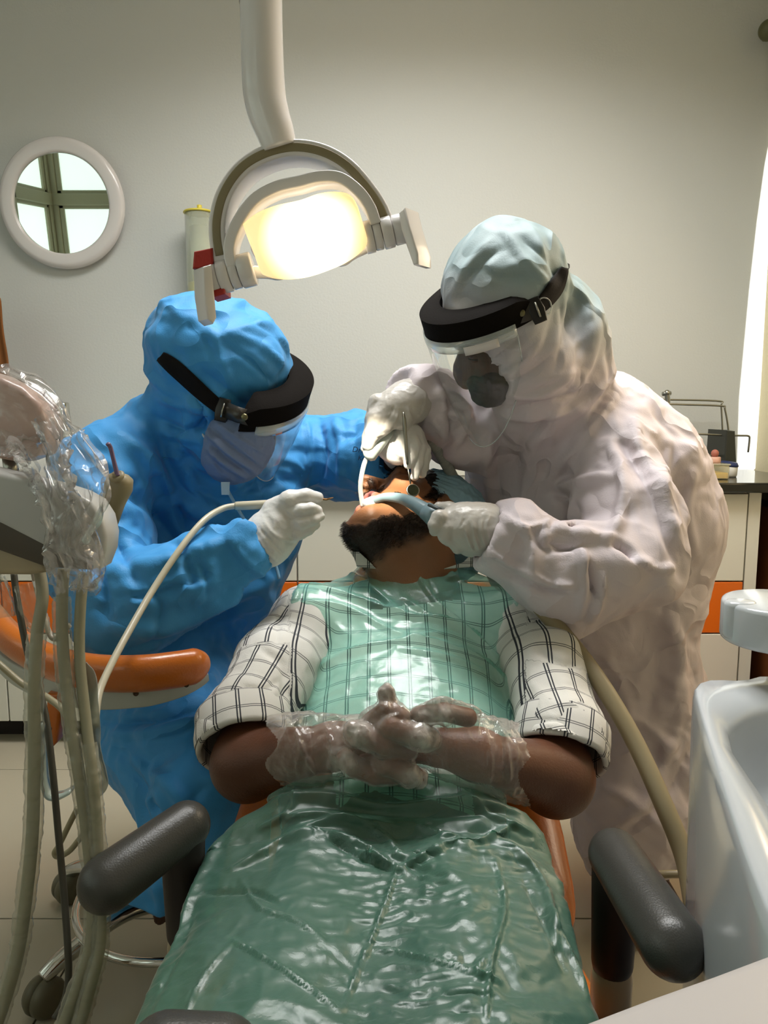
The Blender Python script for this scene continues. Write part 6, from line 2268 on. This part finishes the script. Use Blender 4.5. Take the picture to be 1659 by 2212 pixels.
hose('short milky tube end curving at the top left beside the orange drawer', [(72, 1236, .98), (84, 1290, .97), (100, 1350, .96), (118, 1380, .95), (150, 1350, .95)], 6, mat('milky tube', '9c9280', .4))


def ribbon(path, wid, name, label, cat, m, thick=.0015, seed=0, wob=.004):
    """soft strip of plastic: path of (left x, right x, y, Y)"""
    rows = []
    for (xa, xb, y_, Y_) in path:
        rows.append([W(xa + (xb - xa) * j / 24, y_, Y_) for j in range(25)])
    G = np.array(rows)
    out = np.stack([smooth_path(list(G[:, j]), 8) for j in range(25)], 1)
    v, f = gridsurf(out)
    v = v + vnormals(v, f) * ((fbm(v * 25, seed, 3) - .5) * wob)[:, None]
    o = mk(name, (v, f), m)
    solid(o, thick)
    return tag(o, label, cat)


ribbon([(182, 186, 1432, .90), (180, 208, 1470, .90), (186, 216, 1560, .90), (190, 222, 1640, .89), (196, 234, 1695, .89), (204, 214, 1722, .89)], 0, 'plastic_bag', 'limp milky plastic bag hanging behind the hoses', 'plastic bag', film('milky plastic bag', 'a3a79f', .55, .3, .3, .001, 30), seed=3, wob=.02)
st_ = smooth_path([W(94, 1560, .95), W(95, 1640, .95), W(98, 1690, .95), (W(108, 1716, .95)), W(130, 1718, .95), W(155, 1706, .95)], 6)
o = mk('plastic_strip', sweep(st_, 1.0, sec=[(.002, .010), (-.002, .010), (-.002, -.010), (.002, -.010)], hint=(1, 0, 0)), film('clear bent strip', 'aebcb8', .45, .15, .4, .0002, 10))
tag(o, 'bent pale translucent plastic strip hanging among the hoses', 'plastic strip')
sleeve([(52, 1262, .955), (66, 1310, .95), (84, 1352, .945), (84, 1372, .94)], [20, 24, 22, 15], 'hose_end_cover', du, .002, seed=31, flat=.7, m=M_sheath)
sleeve([(-10, 1245, .955), (4, 1290, .95), (10, 1334, .945)], [14, 20, 22], 'hose_end_cover', du, .002, seed=32, flat=.7, m=M_sheath)

# ================================================================ STOOL OF THE SEATED PERSON
so_ = thing('operator_stool', 'orange upholstered operator stool with curved arm pad and chrome foot ring', 'stool', (-.42, 1.55, 0))
arcp = [(-70, 1262, 1.50), (-20, 1330, 1.34), (30, 1385, 1.24), (110, 1430, 1.17), (200, 1452, 1.13), (300, 1455, 1.12), (390, 1445, 1.14), (450, 1432, 1.17)]
P = smooth_path([W(a, b, c) for a, b, c in arcp], 8)
n_ = len(P)
rr = np.array([min(1, ((min(i, n_ - 1 - i) + .3) / 5)) ** .5 for i in range(n_)])
a_ = np.linspace(0, 2 * np.pi, 28, endpoint=False)
v, f = sweep(P, rr * 1.0, sec=np.stack([.024 * np.cos(a_), .031 * np.sin(a_)], 1), hint=(0, 1, .3))
mk('arm_pad', (v, f), M_orl, so_)
Q = smooth_path([W(a, b, c) for a, b, c in [(-70, 1330, 1.50), (-20, 1400, 1.35), (30, 1450, 1.25), (110, 1485, 1.18), (200, 1500, 1.145), (300, 1495, 1.135), (390, 1482, 1.15), (450, 1462, 1.175)]], 8)
w_ = np.array([.024 * min(1, (len(Q) - 1 - i + 1.5) / 16) ** .6 for i in range(len(Q))])
v, f = sweep(Q, w_ / .024, sec=sect(.008, .024, .5), hint=(0, 1, .2))
mk('arm_shell', (v, f), mat('grey white shell', 'a8aca4', .35), so_, auto=50)
for (a, b, c) in ((294, 1497, 1.118), (403, 1478, 1.135), (106, 1574, 1.12)):
    mk('screw', lathe([(.0045, 0), (.0045, .002), (.003, .0025), (.0025, .001)], W(a, b, c), (0, -1, 0), 14), mat('dark screw', '4a3a2c', .4, .7), so_)
plate([(100, 1500), (135, 1500), (128, 1560), (122, 1605), (112, 1616), (96, 1590)], 1.15, .03, M_orl, 'bracket_pad', so_, .006)
mk('stem', joing(sweep([(-.42, 1.58, .10), (-.42, 1.58, .42)], .026, 24)), M_chrome, so_)
mk('seat', lathe([(.02, .42), (.17, .425), (.19, .44), (.195, .465), (.18, .49), (.10, .497), (.002, .498)], (-.42, 1.60, 0), n=48), M_orl, so_)
ctr = W(330, 1937, 1.50); rz = .13
ctr = np.array([-.42, 1.47, rz])
rg = []
for i in range(73):
    a = 2 * math.pi * i / 72
    rg.append(ctr + np.array([math.cos(a) * .205, math.sin(a) * .205, 0]))
mk('foot_ring', sweep(rg, .0085, 14, caps=False), M_chrome, so_)
M_cast = mat('olive grey caster', '5f5a46', .45)
hub = np.array([-.42, 1.50, .10])
mk('hub', lathe([(.03, -.03), (.04, -.02), (.04, .03), (.028, .05)], hub, n=28), M_chrome, so_)
for k_, px in enumerate([(96, 2152), (150, 1915)]):
    g_ = onz(px[0], px[1], .036)
    L_ = mk('leg', sweep(smooth_path([hub + [0, 0, .0], hub * .55 + g_ * .45 + [0, 0, .055], hub * .16 + g_ * .84 + [0, 0, .052], np.array([g_[0], g_[1], .074])]), [.018, .017, .017, .015], 18), M_chrome, so_)
    cst = mk('caster', joing(lathe([(.014, -.026), (.031, -.024), (.036, -.014), (.036, -.002), (.032, -.001), (.032, .001), (.036, .002), (.036, .014), (.031, .024), (.014, .026)], g_, (1, -.45, 0) if k_ == 0 else (.6, -.6, 0), 30)), M_cast, L_)
for k_, (x_, y_) in enumerate([(-.20, 1.26), (-.16, 1.62), (-.42, 1.80)]):
    g_ = np.array([x_, y_, .03])
    L_ = mk('leg', sweep(smooth_path([hub, hub * .5 + g_ * .5 + [0, 0, .05], [g_[0], g_[1], .062]]), [.016, .014, .013], 16), M_chrome, so_)
    mk('caster', lathe([(.012, -.017), (.026, -.016), (.029, -.010), (.029, .010), (.026, .016), (.012, .017)], g_, (.5, .6, 0), 26), M_cast, L_)

# ================================================================ SPITTOON UNIT, right foreground
M_por = mat('white porcelain', 'bfc3c6', .14, coat=.3)
sp_ = thing('spittoon_unit', 'white porcelain spittoon basin on a pale housing at the right edge', 'spittoon', (.52, .62, 0))
# rim outline at the height of the bowl
zr = .79


outer = [(1497, 1492), (1508, 1472), (1540, 1466), (1600, 1468), (1659, 1458), (1800, 1480), (1960, 1600), (2050, 1800), (2000, 2060), (1860, 2160), (1740, 2120), (1660, 1985), (1600, 1830), (1545, 1660), (1515, 1560)]
inner = [(1570, 1560), (1590, 1535), (1630, 1515), (1680, 1508), (1750, 1515), (1830, 1540), (1900, 1620), (1930, 1760), (1900, 1900), (1850, 1960), (1790, 1930), (1720, 1820), (1665, 1730), (1610, 1650), (1578, 1600)]


def closed(l, z, n=96):
    P = [onz(a, b, z) for a, b in l]
    P = P[-2:] + P + P[:2]
    S = smooth_path(P, 12)[24:-24]
    L = np.concatenate([[0], np.cumsum(np.linalg.norm(np.diff(S, axis=0), axis=1))])
    t = np.linspace(0, L[-1], n, endpoint=False)
    return np.stack([np.interp(t, L, S[:, k]) for k in range(3)], 1)


O = closed(outer, zr); I = closed(inner, zr)
# align starting points
co = O.mean(0); ci = I.mean(0)


def byang(P, c, n=96):
    a = np.unwrap(np.arctan2(P[:, 1] - c[1], P[:, 0] - c[0]))
    s = 1 if a[-1] > a[0] else -1
    if s < 0: P = P[::-1]; a = a[::-1]
    a = np.unwrap(np.arctan2(P[:, 1] - c[1], P[:, 0] - c[0]))
    t = np.linspace(-math.pi, math.pi, n, endpoint=False)
    A = np.concatenate([a - 2 * math.pi, a, a + 2 * math.pi])
    return np.stack([np.interp(t, A, np.tile(P[:, k], 3)) for k in range(3)], 1)


O = byang(O, ci); I = byang(I, ci)
rings = []


def scale_ring(P, c, k, z):
    q_ = c + (P - c) * k
    q_ = q_.copy(); q_[:, 2] = z
    return q_


rings += [scale_ring(O, ci, .90, .05), scale_ring(O, ci, .92, .30), scale_ring(O, ci, .955, .50), scale_ring(O, ci, .99, .68), scale_ring(O, ci, 1.0, .74), scale_ring(O, ci, 1.0, .775), scale_ring(O, ci, .985, .788), scale_ring(O, ci, .96, .792)]
M1 = O * .45 + I * .55
M1[:, 2] = .789
rings += [M1]
I2 = scale_ring(I, ci, 1.0, .782)
rings += [I2, scale_ring(I, ci, .97, .772), scale_ring(I, ci, .92, .74), scale_ring(I, ci, .82, .705), scale_ring(I, ci, .62, .685), scale_ring(I, ci, .3, .675), scale_ring(I, ci, .05, .672)]
G = np.array(rings)
G = np.concatenate([G, G[:, :1]], 1)
v, f = gridsurf(G)
mk('basin', (v, f), M_por, sp_)
mk('drain', lathe([(.02, 0), (.02, .002), (.012, .003), (.002, .001)], [ci[0], ci[1], .673], n=24), M_chrome, sp_)
mk('drain_hose', sweep(smooth_path([W(1415, 1890, 1.12), W(1450, 1888, 1.11), W(1520, 1889, 1.10)]), 9 * pxm(1.1), 14), MATS['olive beige hose'], sp_)
# cup holder arm
ch = thing('cup_holder', 'pale grey cup holder with a clip lobe sticking in from the right', 'cup holder', tuple(W(1640, 1385, .90)))
zt2 = W(1600, 1283, .95)[2]
cc = W(1690, 1300, .93)
v, f = prism([(math.cos(R(a)) * .070, math.sin(R(a)) * .070) for a in np.linspace(0, 360, 60, endpoint=False)], .052, (cc[0], cc[1], zt2 - .030), np.eye(3), .006, 3)
mk('ring_body', (v, f), M_por, ch, auto=40)
lb = W(1582, 1300, .93)
v, f = prism([(math.cos(R(a)) * .020, math.sin(R(a)) * .017) for a in np.linspace(0, 360, 36, endpoint=False)], .048, (lb[0] + .008, lb[1] - .005, zt2 - .026), np.eye(3), .006, 3)
mk('clip_lobe', (v, f), M_por, ch, auto=40)
mk('neck', slab(lb[0] + .005, cc[0] - .02, lb[1] - .012, lb[1] + .02, zt2 - .045, zt2 - .008, .006, 3), M_por, ch, auto=40)
mk('post', sweep([(cc[0] + .03, cc[1], zt2 - .03), (cc[0] + .03, cc[1] - .06, .78)], .016, 18), M_chrome, ch)

# near tray at the bottom right corner
zt3 = .822
tl = [onz(1100, 2262, zt3), onz(1235, 2205, zt3), onz(1400, 2143, zt3), onz(1540, 2094, zt3), onz(1680, 2042, zt3), onz(1950, 1950, zt3)]
poly = [(p[0], p[1]) for p in tl] + [(tl[-1][0] + .02, .17), (tl[0][0] - .02, .17)]
v, f = prism(poly, .03, (0, 0, zt3 - .015), np.eye(3), .008, 3)
o = mk('tray_table', (v, f), mat('satin white tray', 'b9b4b2', .4), smooth=True, auto=35)
tag(o, 'smooth white tray surface cut by the bottom right corner', 'tray')
mk('tray_arm', sweep([(.30, .24, zt3 - .045), (.42, .20, zt3 - .05), (.42, .18, .4)], .016, 16), M_steel, o)
